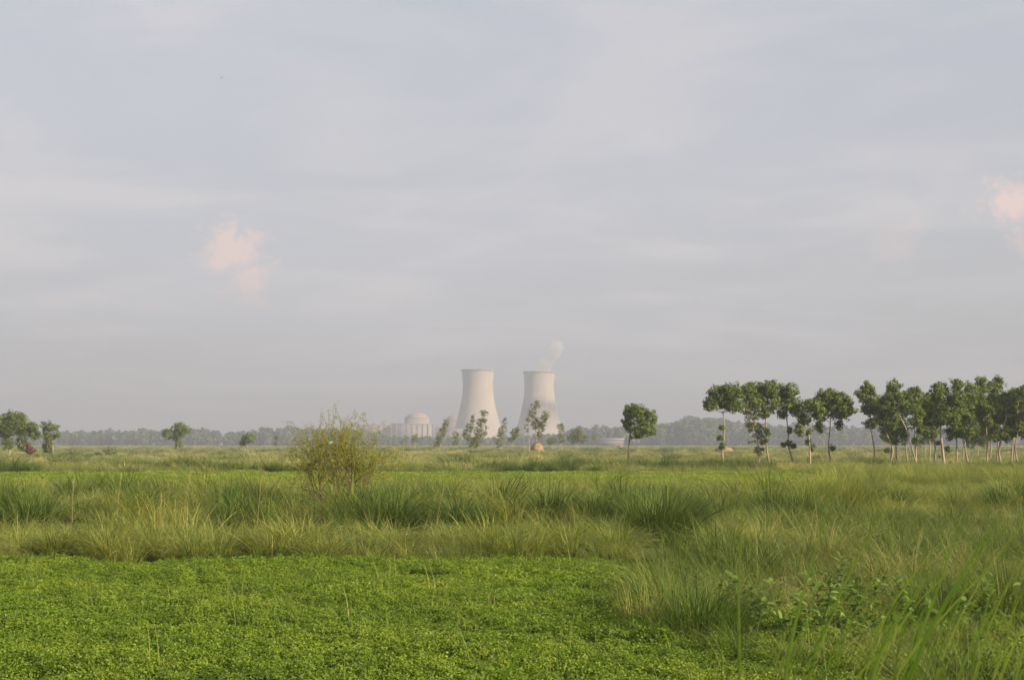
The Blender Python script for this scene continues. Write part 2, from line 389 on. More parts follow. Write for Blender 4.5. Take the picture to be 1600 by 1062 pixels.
def tree(name, label, D, trunk, lobes, mat='shisham', bark='bark', r0=0.095, creeper=(), leaf=0.19, dens=1.55, clump=0.3, group=None, cat='tree', limbs=True, per=30):
    """trunk: pixel path from the foot up; lobes: (px, py, rx, ry) in photograph pixels, placed at depth D and given depth of their own"""
    s = D / F_PX
    foot = at(*trunk[0], D); foot.z = -0.05
    t = thing(name, label, cat, foot, group)
    base = np.array(foot)
    P = [np.zeros(3)] + [np.array(at(x, y, D)) - base for x, y in trunk[1:]]
    dy = rng.normal(size=len(P)) * 0.12; dy[0] = 0
    for p, q in zip(P, dy): p[1] += q
    mb = MB(); Q = smooth_path(P, 4 * len(P) + 4)
    k = np.linspace(0, 1, len(Q)); mb.tube(Q, r0 * (1.25 * np.exp(-k * 14) * 0.5 + 1.0 - 0.55 * k), 8)
    L3 = []
    for (x, y, rx, ry) in lobes:
        c = np.array(at(x, y, D)) - base; dep = rng.normal() * 0.35 * (rx + ry) / 2 * s * 1.6
        c[1] += dep; L3.append((c, rx * s * 1.32, 1.2 * (rx + ry) / 2 * s, ry * s * 1.14))
    trunk_o = mb.build('trunk', M[bark], t, True)
    if limbs:
        for (c, rx, ry, rz) in L3:
            lb = MB()
            i = int(np.clip(np.argmin(np.abs(Q[:, 2] - (c[2] - 1.1 * rz))) , len(Q) // 3, len(Q) - 1)); s0 = Q[i]
            mid = (s0 + c) / 2 + np.array([0, 0, -0.12 * np.linalg.norm(c - s0)])
            rr = r0 * 0.42 * (1 - 0.3 * i / len(Q)); lb.tube(bez(s0, mid, c, 7), np.linspace(rr, 0.02, 7), 5)
            for _ in range(3):
                e = c + ball(1, 0.6)[0] * np.array([rx, ry, rz]) * 0.85
                lb.tube(bez(mid * 0.4 + c * 0.6, c * 0.7 + e * 0.3, e, 5), np.linspace(rr * 0.45, 0.012, 5), 4)
            lb.build('limb', M[bark], trunk_o, True)
    mb = MB(); V, Fq, A = crown_leaves(L3, leaf, dens, clump, per); mb.add(V, Fq, attr=A); mb.build('crown', M[mat], t)
    if creeper:
        for (x, y, rx, ry) in creeper:
            c = np.array(at(x, y, D)) - base
            mb = MB(); V, Fq, A = crown_leaves([(c, rx * s, (rx + ry) / 2 * s * 0.8, ry * s)], leaf * 0.9, 1.0, 0.26, 34, 0.0); mb.add(V, Fq, attr=A); mb.build('sprout', M['vine'], trunk_o)
    return t

# ------------------------------------------------------------------ power station
def cooling_tower(label, cx_px, D, mat, mast=False):
    x = (cx_px - 800) / F_PX * D
    t = thing('cooling_tower', label, 'cooling tower', (x, D, 0), 'cooling towers of the power station')
    Ht, zt, rt, b = 129.0, 105.0, 26.4, 65.5
    z = np.linspace(9, Ht, 44); r = rt * np.sqrt(1 + ((z - zt) / b) ** 2)
    prof = np.vstack([np.stack([r, z], 1), np.stack([r[::-1] - 1.0, z[::-1]], 1)])
    MB().lathe(prof, 72).build('shell', M[mat], t, True); rr = r[-1]; shell_o = t.children[0]
    MB().lathe([(rr - 1.2, Ht - 1.6), (rr + 1.0, Ht - 1.6), (rr + 1.3, Ht + 0.9), (rr - 1.2, Ht + 0.9), (rr - 1.2, Ht - 1.6)], 72).build('rim', M['rim'], shell_o)
    mb = MB(); n = 36
    for i in range(n):
        for d in (-0.5, 0.5):
            a0, a1 = 2 * math.pi * i / n, 2 * math.pi * (i + d) / n
            mb.tube([((r[0] + 3.2) * math.cos(a0), (r[0] + 3.2) * math.sin(a0), 0), ((r[0] - .4) * math.cos(a1), (r[0] - .4) * math.sin(a1), 9.4)], 0.45, 5)
    tag(mb.build('support_columns', M['plant_wall'], t), kind='stuff')
    MB().lathe([(0.1, 0.4), (r[0] + 5, 0.4), (r[0] + 5, 1.6), (r[0] + 5.5, 1.6), (r[0] + 5.5, -0.5)], 72).build('basin', M['plant_wall'], t)
    if mast:
        MB().box(3.0, 5.6, -rr - 0.5, -rr + 1.5, Ht + 0.9, Ht + 3.6).tube([(4.2, -rr + .5, Ht + 3), (4.2, -rr + .5, Ht + 6)], 0.25, 5).build('beacon_hut', M['rim'], t)
    return t
cooling_tower('pale concrete cooling tower with small hut on its rim, not steaming', 746.7, 2446, 'tower_a', True)
cooling_tower('stained concrete cooling tower with steam drifting from its top', 842.5, 2512, 'tower_b')

def reactor(label, x_px, D):
    x = (x_px - 800) / F_PX * D; t = thing('reactor_building', label, 'reactor building', (x, D, 0), 'reactor buildings of the power station')
    MB().lathe([(0.1, 0), (21.2, 0), (21.2, 45.6), (0.1, 45.6)], 56).build('containment_wall', M['dome'], t); cw = t.children[0]
    MB().lathe([(21.9, 44.3), (21.9, 46.4), (19, 46.4), (19, 45.0)], 56).build('cornice', M['plant_wall_dark'], cw)
    a = np.linspace(0, math.pi / 2, 14); MB().lathe(np.stack([17.6 * np.cos(a) + 0.02, 46.0 + 8.4 * np.sin(a)], 1), 56).build('dome', M['dome'], t, True)
    return t
reactor('low domed reactor building rising over the long turbine hall', 651.8, 2390)
reactor('domed reactor building half hidden behind the cooling tower', 713, 2560)

def px_x(px, D): return (px - 800) / F_PX * D
def block(name, label, cat, x0, x1, ytop, D, depth, pil=0, mat='plant_wall', extra=None):
    X0, X1 = px_x(x0, D), px_x(x1, D); h = (HORIZON - ytop) / F_PX * D + CAM_Z
    t = thing(name, label, cat, ((X0 + X1) / 2, D, 0)); w = (X1 - X0) / 2
    MB().box(-w, w, 0, depth, 0, h).build('wall', M[mat], t)
    MB().box(-w - .6, w + .6, -.6, depth + .6, h + .003, h + 1.2).build('roof', M['plant_wall_dark'], t)
    if pil:
        me = MB().box(-.55, .55, -.9, -.002, 0, h - .2).mesh('pilaster', M['pilaster'])
        for k in range(pil + 1): obj('pilaster', me, t, (-w + .6 + (2 * w - 1.2) * k / pil, 0, 0))
    if extra: extra(t, w, h)
    return t
def hall_x(t, w, h):
    MB().tube([(-w + 3, 5, h + 1.2), (-w + 3, 5, h + 8)], 0.4, 5).build('mast', M['plant_wall_dark'], t)
block('turbine_hall', 'long grey turbine hall with ribbed wall below the reactor dome', 'industrial building', 611, 678, 662.5, 2300, 40, 8, extra=hall_x)
def ann_x(t, w, h): MB().box(-6, 2, 4, 10, h + 1.2, h + 4).build('roof_hut', M['plant_wall_dark'], t)
block('service_block', 'pale flat-roofed service block seen behind the thorny bush', 'industrial building', 566, 609, 664, 2330, 40, 5, extra=ann_x)
block('annex_block', 'lower pale annex between turbine hall and cooling tower', 'industrial building', 680, 693, 668, 2320, 30, 2)
block('auxiliary_block', 'broad blank auxiliary building at foot of the unsteaming tower', 'industrial building', 694, 722, 671, 2330, 30, 3)
block('storage_shed', 'long low grey shed in front of the wood near the lone tree', 'shed', 933, 974, 686.5, 1380, 14, 0, 'shed_wall')
def vent(label, x, D):
    t = thing('vent_stack', label, 'chimney', (px_x(x, D), D, 0), 'vent stacks of the power station'); h = (HORIZON - 645.5) / F_PX * D + CAM_Z
    MB().lathe([(3.3, 0), (2.9, h), (2.4, h), (2.4, h - 3)], 20).build('shaft', M['stack'], t, True); sh = t.children[0]
    MB().lathe([(3.0, h - 2.2), (3.5, h - 2.2), (3.5, h - 1), (3.0, h - 1)], 20).build('gallery', M['plant_wall_dark'], sh)
vent('slim grey vent stack above the thorny bush, the more slender pale one', 503.5, 2380)
vent('slim grey vent stack above the thorny bush, nearer the turbine hall', 516, 2350)

# ------------------------------------------------------------------ far wood
def forest():
    prof = [(-250, 672), (0, 673), (110, 674), (200, 673), (262, 671.5), (330, 672), (345, 677), (370, 678), (400, 671), (470, 669), (560, 672), (585, 677), (610, 683), (660, 683), (690, 684), (760, 684), (815, 681), (880, 679), (905, 668), (960, 668), (1000, 666), (1040, 662), (1065, 655), (1100, 653.5), (1125, 655), (1150, 661), (1200, 664), (1300, 667), (1380, 668), (1850, 669)]
    px, py = np.array(prof).T; Ps, Ns, gs = [], [], []; trunks = MB()
    for D, off, n in ((1480, 3.5, 300), (1560, 1.2, 300), (1680, 0.0, 300)):
        xs = np.linspace(-240, 1840, n) + rng.normal(size=n) * 3
        for x in xs:
            top = np.interp(x, px, py) + off + rng.normal() * 1.5 + (rng.random() < 0.14) * -3.0
            h = max(5.0, (HORIZON - top) / F_PX * D + CAM_Z); X = px_x(x, D); Yd = D + rng.normal() * 14
            w = h * (0.26 + 0.16 * rng.random()); k = int(26 + 5 * h)
            u = rng.random(k); prof_r = np.sqrt(np.clip(np.sin(np.pi * (0.12 + 0.86 * u)), 0.05, 1)); a = rng.random(k) * 6.283
            rad = w * prof_r * (0.55 + 0.45 * rng.random(k))
            P = np.stack([X + rad * np.cos(a), Yd + rad * np.sin(a), 0.6 + (h - 0.6) * u], 1)
            Ps.append(P); Ns.append(np.stack([np.cos(a), np.sin(a), u * 1.2 - 0.2], 1) + rng.normal(size=(k, 3)) * 0.5); gs.append(np.clip(rng.random() * 0.6 + 0.4 * rng.random(k), 0, 1))
    P = np.vstack(Ps); n = len(P); V, Fq, A = leaves_np(P, np.vstack(Ns), 3.4 * (0.6 + 0.7 * rng.random(n)), 2.6 * (0.6 + 0.7 * rng.random(n)), np.concatenate(gs))
    o = MB().add(V, Fq, attr=A).build('treeline', M['forest']); tag(o, 'hazy blue-grey wood along the horizon', 'wood', kind='stuff')
forest()

# ------------------------------------------------------------------ trees
GR = 'trees of the row at the right'
tree('roadside_tree', 'slender tree with bare pale trunk and flat crown in front of a haystack', 138, [(1131.7, 729), (1128, 708), (1131, 685), (1132, 664), (1130, 645)],
     [(1113, 628, 9, 9), (1124, 615, 12, 10), (1142, 611, 12, 11), (1150, 624, 8, 12), (1136, 630, 12, 9), (1108, 635, 5, 6), (1145, 637, 6, 6)], creeper=[(1129, 668, 3.2, 5), (1125, 685, 5, 8), (1129, 697, 5, 6)], group=GR)
tree('roadside_tree', 'tall dark tree with divided crown, second of the row after the haystack', 142, [(1203, 719), (1198, 700), (1197, 682), (1197, 655), (1190, 635)],
     [(1167, 612, 9, 12), (1184, 609, 12, 11), (1203, 607, 9, 12), (1178, 627, 14, 11), (1203, 628, 10, 13), (1195, 645, 7, 8)], creeper=[(1200, 674, 7, 7), (1197, 688, 4, 5)], group=GR)
tree('roadside_tree', 'thin yellowish tree with sparse leaves down to the grass among darker ones', 139, [(1186, 713), (1185, 695), (1182, 675), (1178, 650), (1177, 638)],
     [(1163, 638, 9, 6), (1176, 648, 11, 9), (1180, 668, 11, 9), (1184, 686, 9, 9), (1187, 703, 6, 6), (1170, 660, 6, 6)], mat='olive', r0=0.07, dens=0.55, group=GR)
tree('roadside_tree', 'narrow tree with bent trunk and leafy sprouts near its foot', 143, [(1242, 718), (1234, 703), (1231, 690), (1233, 678), (1229, 660), (1229, 640)],
     [(1221, 612, 9, 10), (1235, 610, 8, 10), (1228, 627, 13, 12), (1240, 640, 5, 9), (1222, 644, 5, 8)], creeper=[(1234, 672, 3, 6), (1232, 692, 4, 4), (1240, 697, 5, 6), (1225, 694, 4, 3)], group=GR)
tree('roadside_tree', 'small tree with straight ivy-clad trunk beside the wide-crowned tree', 137, [(1266, 726), (1265, 705), (1263, 680), (1262, 655)],
     [(1252, 638, 8, 12), (1264, 632, 9, 9), (1274, 640, 8, 13), (1258, 655, 7, 9), (1250, 671, 5, 9)], creeper=[(1264, 676, 4, 8), (1269, 699, 2.5, 6), (1263, 690, 3, 6)], group=GR)
tree('roadside_tree', 'wide-crowned tree on a forked pale trunk before the gap in the row', 141, [(1300, 720), (1295, 706), (1294, 692), (1297, 672), (1298, 650)],
     [(1283, 625, 9, 11), (1296, 619, 12, 10), (1310, 622, 9, 9), (1325, 631, 8, 9), (1330, 642, 6, 6), (1300, 639, 14, 13), (1282, 645, 8, 13), (1318, 648, 7, 7), (1312, 663, 4, 8), (1279, 668, 5, 8)], creeper=[(1300, 700, 4, 5)], group=GR)
tree('roadside_tree', 'tree with tufted crown at the start of the dense group', 141, [(1366, 721), (1367, 700), (1363, 680), (1359, 665), (1362, 645)],
     [(1346, 612, 6, 7), (1357, 607, 8, 9), (1360, 622, 11, 11), (1370, 634, 11, 12), (1356, 639, 7, 9), (1361, 662, 7, 6)], group=GR)
tree('roadside_tree', 'tree with crooked trunk and leaves low on its stem', 138, [(1388, 726), (1395, 703), (1390, 690), (1380, 667), (1384, 645)],
     [(1385, 634, 11, 13), (1395, 625, 7, 8), (1379, 654, 7, 9), (1392, 665, 8, 10)], creeper=[(1393, 688, 6, 9), (1386, 703, 3, 4)], group=GR)
tree('roadside_tree', 'small straight tree just behind the crooked trunk', 146, [(1401, 719), (1400, 700), (1399, 680), (1398, 660)],
     [(1399, 655, 8, 9), (1400, 672, 6, 9)], r0=0.09, creeper=[(1399, 690, 4, 7)], group=GR)
tree('roadside_tree', 'tree with long slanting pale trunk crossing its neighbour', 137, [(1434, 726), (1426, 702), (1416, 670), (1404, 647), (1401, 630)],
     [(1398, 604, 8, 8), (1393, 618, 7, 9), (1405, 624, 6, 9)], r0=0.085, group=GR)
tree('roadside_tree', 'narrow leafy pillar of a tree under the slanting trunk', 140, [(1419, 722), (1415, 700), (1414, 685), (1413, 665)],
     [(1413, 668, 5, 11), (1412, 686, 4, 8)], r0=0.09, mat='vine', group=GR, limbs=False)
tree('roadside_tree', 'rounded tree with bright sprouting foliage on its lower trunk', 141, [(1431, 721), (1431, 700), (1430, 675), (1425, 645)],
     [(1420, 618, 9, 9), (1432, 615, 8, 8), (1420, 634, 12, 12), (1435, 645, 7, 9), (1429, 658, 7, 7)], creeper=[(1432, 690, 6, 10), (1436, 672, 6, 7)], group=GR)
tree('roadside_tree', 'tree with thin grey twin stem behind the big leafy crown', 146, [(1461, 722), (1462, 700), (1457, 672), (1450, 650)],
     [(1446, 626, 9, 10), (1455, 640, 9, 12), (1444, 646, 7, 9), (1452, 658, 7, 7)], r0=0.1, creeper=[(1466, 690, 4, 6)], group=GR)
tree('roadside_tree', 'big leafy tree with the broadest bright crown of the dense group', 136, [(1476, 726), (1472, 698), (1469, 672), (1470, 645)],
     [(1464, 612, 9, 9), (1475, 607, 8, 8), (1495, 602, 8, 9), (1470, 629, 13, 13), (1495, 622, 10, 12), (1501, 640, 8, 11), (1472, 654, 12, 10), (1486, 645, 11, 10), (1490, 662, 6, 7)], r0=0.15, group=GR)
tree('roadside_tree', 'dark low-branched tree with two stems under the broad crown', 146, [(1494, 722), (1494, 705), (1495, 685), (1494, 665)],
     [(1488, 678, 9, 10), (1500, 670, 8, 9), (1494, 660, 8, 8)], creeper=[(1480, 702, 3, 6)], group=GR)
tree('roadside_tree', 'tall tree with leaning white foot and columnar crown', 141, [(1514, 721), (1507, 700), (1509, 675), (1514, 640)],
     [(1515, 608, 7, 10), (1518, 627, 9, 13), (1512, 649, 9, 13), (1509, 675, 9, 10)], group=GR)
tree('roadside_tree', 'tall tree with clear stem and high tufted top', 143, [(1541, 720), (1543, 695), (1541, 672), (1536, 640)],
     [(1533, 598, 8, 8), (1532, 614, 8, 9), (1538, 639, 11, 13), (1541, 660, 7, 8), (1527, 628, 7, 9)], group=GR)
tree('roadside_tree', 'the tallest tree of the dense group with twin-topped crown', 145, [(1557, 720), (1559, 700), (1560, 675), (1557, 640)],
     [(1551, 605, 8, 8), (1562, 597, 6, 8), (1555, 624, 11, 12), (1560, 650, 13, 13), (1554, 676, 9, 10)], group=GR)
tree('roadside_tree', 'dark full tree with curved stem next to the tallest one', 140, [(1566, 724), (1560, 706), (1564, 685), (1572, 650)],
     [(1572, 624, 10, 11), (1578, 650, 11, 13), (1571, 679, 9, 9)], r0=0.12, group=GR)
tree('roadside_tree', 'tree with two straight grey stems near the picture edge', 142, [(1579, 719), (1581, 700), (1583, 680), (1590, 640)],
     [(1590, 615, 8, 9), (1594, 640, 9, 15), (1587, 670, 10, 11)], group=GR)
tree('roadside_tree', 'tree at the picture edge with stem leaning inward', 139, [(1591, 719), (1585, 698), (1590, 675), (1600, 640)],
     [(1601, 612, 10, 10), (1606, 640, 11, 15), (1601, 674, 8, 11)], group=GR)
for (px_a, D_, lab) in ((1452, 158, 'dark tree half hidden behind the thin grey twin stem'), (1504, 160, 'dark tree half hidden behind the columnar crown'), (1546, 162, 'dark tree half hidden behind the high tufted one'), (1584, 158, 'dark tree half hidden behind the two straight grey stems'), (1391, 160, 'dark tree half hidden behind the crooked trunk')):
    hi = 0 if px_a > 1440 else 12
    tree('roadside_tree', lab, D_, [(px_a, 716), (px_a + 2, 695), (px_a - 1, 672), (px_a, 645)], [(px_a - 8, 628 + hi, 10, 11), (px_a + 8, 632 + hi, 11, 12), (px_a - 5, 650 + hi, 11, 12), (px_a + 9, 655 + hi, 10, 11), (px_a, 674 + hi * .5, 11, 9)], group=GR)
tree('field_tree', 'paler bushy tree standing farther off behind the dense group', 205, [(1446, 711), (1446, 700), (1446, 685)], [(1447, 668, 11, 11), (1440, 684, 9, 8), (1453, 684, 8, 8)], mat='olive', leaf=0.2, clump=.4)
tree('field_tree', 'shadowy bushy tree behind the tall clear-stemmed tree', 195, [(1527, 712), (1527, 700), (1527, 688)], [(1527, 672, 13, 13), (1520, 688, 9, 8), (1536, 688, 10, 8)], leaf=0.2, clump=.4)
tree('lone_tree', 'lone tree with round crown on slim trunk, apart from the row', 150, [(981, 722), (982, 702), (984, 682), (987, 665)],
     [(985, 640, 8, 9), (995, 645, 12, 12), (980, 657, 7, 11), (1005, 650, 11, 11), (1017, 654, 8, 12), (1010, 671, 11, 11), (997, 674, 9, 11), (986, 668, 7, 8)], r0=0.12, dens=1.1)
tree('field_tree', 'large spreading tree cut by the picture edge', 235, [(14, 710), (15, 695), (14, 680), (17, 665)], [(3, 660, 9, 11), (17, 652, 11, 9), (29, 655, 11, 9), (22, 667, 12, 9), (9, 674, 9, 9), (15, 691, 7, 9)], mat='shisham', leaf=0.2, clump=0.38, r0=.18)
tree('field_tree', 'leafy tree with drooping side beside the reddish bush', 228, [(33, 712), (32, 700), (32, 685), (38, 668)], [(37, 661, 8, 8), (48, 667, 11, 7), (55, 679, 6, 8), (33, 692, 6, 10), (38, 676, 8, 7)], leaf=0.2, clump=0.38)
tree('field_tree', 'slim open tree with ragged top beside the spreading trees', 240, [(83, 710), (83, 695), (82, 680), (79, 668)], [(75, 666, 8, 7), (87, 667, 6, 5), (90, 678, 5, 4), (73, 677, 6, 7), (80, 685, 5, 6)], leaf=0.2, clump=0.34, r0=.1, dens=.8)
tree('bush', 'grey-green bush at the foot of the slim open tree', 242, [(75, 709), (75, 700)], [(75, 695, 6, 7), (76, 702, 6, 5)], mat='euca', leaf=0.2, clump=0.35, r0=.06, cat='bush', limbs=False)
tree('bush', 'reddish-brown bush under the leafy tree', 226, [(47, 711), (47, 703)], [(45, 697, 4, 5), (50, 703, 4, 5), (45, 705, 3.5, 4)], mat='red', leaf=0.2, clump=0.32, r0=.05, cat='bush', limbs=False)
tree('field_tree', 'small three-lobed tree alone in the field in front of the wood', 370, [(277, 703), (278, 694), (277, 684)], [(264, 678, 7, 7), (280, 668, 8, 7), (290, 673, 6, 6), (276, 681, 7, 6), (278, 693, 4, 6)], leaf=0.28, clump=0.5, r0=.2)
tree('field_tree', 'small round tree leaning over the field near the thorny bush', 400, [(386, 702), (386, 695), (388, 688)], [(390, 684, 7, 7), (381, 690, 5, 5)], leaf=0.28, clump=0.5, r0=.16)
tree('sapling', 'thin sapling in front of the wood beside two white birds', 480, [(432, 699), (432, 692)], [(432, 684, 1.6, 4), (431.5, 693, 1.8, 3)], leaf=0.25, clump=0.35, r0=.06, limbs=False)
tree('bush', 'low straggling bush in the dry grass', 215, [(166, 713), (166, 708)], [(158, 710, 8, 3), (168, 704, 6, 5), (175, 709, 7, 3)], mat='olive', leaf=0.18, clump=0.3, r0=.05, cat='bush', dens=.5)
GE = 'young eucalyptus trees on the far field edge'
def euca(label, D, tr, lb, **k): tree('eucalyptus_tree', label, D, tr, lb, mat='euca', leaf=0.24, clump=0.40, group=GE, per=22, **{'r0': 0.11, 'dens': 0.85, **k})
euca('leaning eucalyptus beside the annex block', 345, [(686, 704), (687, 692), (692, 674), (697, 660)], [(697, 660, 4, 5), (694, 669, 5, 6), (690, 679, 5, 6), (686, 688, 4, 6), (682, 694, 4, 4)])
euca('small eucalyptus in front of the unsteaming tower foot', 390, [(712, 701), (712, 692), (713, 680)], [(713, 680, 5, 6), (712, 690, 4, 5)])
euca('dark slanting eucalyptus left stem of the pair before the tower', 350, [(738, 703), (736, 690), (736, 670), (739, 655)], [(739, 655, 3.5, 5), (735, 666, 5, 6), (730, 679, 6, 7), (735, 691, 6, 8)])
euca('white-trunked eucalyptus with the brighter crown of the pair before the tower', 345, [(746, 705), (747, 690), (750, 665), (756, 645)], [(756, 645, 5, 5), (757, 656, 4, 5), (750, 660, 5, 6), (752, 673, 8, 8), (745, 684, 7, 8), (742, 693, 5, 6)])
euca('slim eucalyptus standing between the two cooling towers', 375, [(781, 702), (781, 690), (784, 672), (788, 660)], [(788, 660, 3, 6), (785, 672, 5, 6), (780, 683, 5, 6), (780, 694, 4, 5)])
euca('low eucalyptus bent sideways between the cooling towers', 365, [(800, 703), (800, 692), (804, 678)], [(808, 672, 6, 4), (803, 679, 6, 6), (799, 686, 5, 4)])
euca('tallest eucalyptus, behind the haystack in front of the steaming tower', 350, [(839, 703), (838, 685), (836, 660), (837, 632)], [(837, 632, 5, 6), (833, 643, 5, 7), (832, 655, 6, 7), (838, 663, 6, 6), (852, 648, 5, 6), (848, 658, 6, 7), (845, 668, 6, 6), (842, 680, 5, 5)])
euca('bare white-stemmed eucalyptus touching the haystack', 340, [(827, 705), (827, 690), (827, 670), (826, 655)], [(826, 652, 4, 7), (824, 668, 4, 6)], dens=.4, r0=.09)
euca('rounded low eucalyptus beside the haystack', 420, [(863, 699), (863, 693)], [(863, 687, 7, 5), (860, 690, 5, 4)])
euca('narrow eucalyptus at the edge of the steaming tower', 400, [(877, 700), (877, 690), (876, 672)], [(876, 666, 5, 5), (877, 676, 4, 6), (877, 686, 4, 5)])
euca('broad bushy eucalyptus just past the steaming tower', 390, [(902, 701), (902, 690), (902, 678)], [(902, 675, 8, 7), (896, 684, 7, 7), (908, 684, 8, 7)])
euca('little eucalyptus in front of the low shed', 560, [(929, 696), (929, 690)], [(929, 684, 3, 5)], limbs=False)
euca('little eucalyptus in front of the turbine hall', 360, [(648, 704), (648, 694), (649, 684)], [(649, 683, 4, 4), (647, 689, 3, 4)], dens=.6)
euca('faint sapling below the turbine hall nearest the thorny bush', 430, [(630, 700), (631, 690)], [(632, 685, 3, 4), (630, 693, 2.5, 4)], dens=.5, r0=.07)

# ------------------------------------------------------------------ haystacks
def haystack(label, px, D, w_px, h_px):
    s = D / F_PX; w, h = w_px / 2 * s, h_px * s; t = thing('haystack', label, 'haystack', (px_x(px, D), D, 0), 'haystacks in the field')
    a = np.linspace(0, 1, 12); prof = [(w * (0.93 + 0.1 * math.sin(q * 3.0)) * math.sqrt(max(0.0, 1 - q ** 2.2)) + 0.02, h * q) for q in a]
    mb = MB().lathe(prof, 26); V = mb.v[0]; V += rng.normal(size=V.shape) * 0.05 * w; mb.build('stack', M['hay'], t, True)
    n = 900; i = rng.integers(0, len(V), n); P = V[i] + rng.normal(size=(n, 3)) * 0.09; nn = P * np.array([1, 1, 0.4])
    v, f, A = leaves_np(P, nn + rng.normal(size=nn.shape) * .3, 0.5, 0.06); MB().add(v, f, attr=A).build('loose_straw', M['hay_strand'], t)
haystack('reddish haystack under the tallest eucalyptus', 839, 336, 21, 17)
haystack('reddish haystack behind the slender bare-trunked tree', 1130, 300, 31, 13)
haystack('small faded haystack far out beside the lone tree', 968, 620, 9, 6)

# ------------------------------------------------------------------ thorny bush
def thorn_bush():
    rng = np.random.default_rng(5)
    D = 48.0; s = D / F_PX; foot = at(530, 790, D); foot.z = 0
    t = thing('thorn_bush', 'feathery yellow-green thorny bush with dark stems in the tall grass', 'bush', foot); base = np.array(foot)
    br, tips = MB(), []
    def grow(p, d, ln, r, lev):
        n = 5; P = [p]; q = p.copy(); dd = d.copy()
        for _ in range(n):
            dd = dd + rng.normal(size=3) * 0.16 + np.array([0, 0, 0.05]); dd /= np.linalg.norm(dd); q = q + dd * ln / n; P.append(q.copy())
        br.tube(P, np.linspace(r, r * 0.6, n + 1), 5 if lev < 2 else 3)
        if lev >= 3: tips.append((np.array(P), lev))
        if lev < 5:
            for k in range(3 if lev < 3 else 2):
                i = rng.integers(2, n + 1) if k else n
                nd = dd + rng.normal(size=3) * 0.58 + np.array([0, 0, .05]); nd[2] = max(nd[2], -0.1); nd /= np.linalg.norm(nd)
                grow(P[i], nd, ln * (0.66 + 0.24 * rng.random()), r * 0.6, lev + 1)
    for (dx, dz, ln, x0) in ((0.34, 0.95, 1.12, 0.2), (0.1, 1.0, 1.2, 0.05), (-0.15, 1.0, 1.15, -0.25), (-0.42, 0.9, 1.05, -0.35), (0.6, .8, .95, 0.3), (-0.62, .8, .92, -.5), (0.2, 1.0, 1.2, .35), (-.3, 1.0, 1.1, -.6), (.0, .9, .8, -.1)):
        d = np.array([dx, rng.normal() * 0.22, dz]); grow(np.array([x0, rng.normal() * .2, 0.0]), d / np.linalg.norm(d), ln, 0.034, 0)
    Ps, Ns = [], []
    for P, lev in tips:
        k = 17 if lev == 5 else 6; u = rng.random(k) * (len(P) - 1); i = u.astype(int); f = (u - i)[:, None]
        Ps.append(P[i] * (1 - f) + P[np.minimum(i + 1, len(P) - 1)] * f + rng.normal(size=(k, 3)) * 0.035); Ns.append(rng.normal(size=(k, 3)) + np.array([0, 0, .5]))
    P = np.vstack(Ps); n = len(P); V, Fq, A = leaves_np(P, np.vstack(Ns), 0.075 * (0.6 + .7 * rng.random(n)), 0.018)
    x0, x1 = np.percentile(P[:, 0], (1.5, 98.5)); z1 = np.percentile(P[:, 2], 99.3)
    fx, fz = 3.5 / (x1 - x0), 3.45 / z1; off = -0.5 * (x0 + x1) * fx + 0.12; K = np.array([fx, fx, fz]); O = np.array([off, 0, 0])
    br.v = [v * K + O for v in br.v]; V = V + (P * K + O - P).repeat(4, 0)
    br.build('branches', M['bark_dark'], t, True)
    MB().add(V, Fq, attr=A).build('foliage', M['thorn'], t)
    print('thorn tips', len(tips), n)
    # plastic bag snagged in the branches
    c = at(516, 691, 47.3); mb = MB(); th = np.linspace(0, 2 * math.pi, 14, endpoint=False)
    prof = [(0.005, -0.14), (0.05, -0.11), (0.08, -0.02), (0.065, 0.06), (0.035, 0.10), (0.015, 0.12), (0.04, 0.16)]
    mb.lathe(prof, 14); mb.v[0] += rng.normal(size=mb.v[0].shape) * 0.016
    o = mb.build('plastic_bag', M['bag'], None, True, c); o.rotation_euler = (0.2, 0.5, 0.3); o.scale = (.8, .8, .8); tag(o, 'turquoise plastic bag snagged in the thorny bush', 'plastic bag')
thorn_bush()

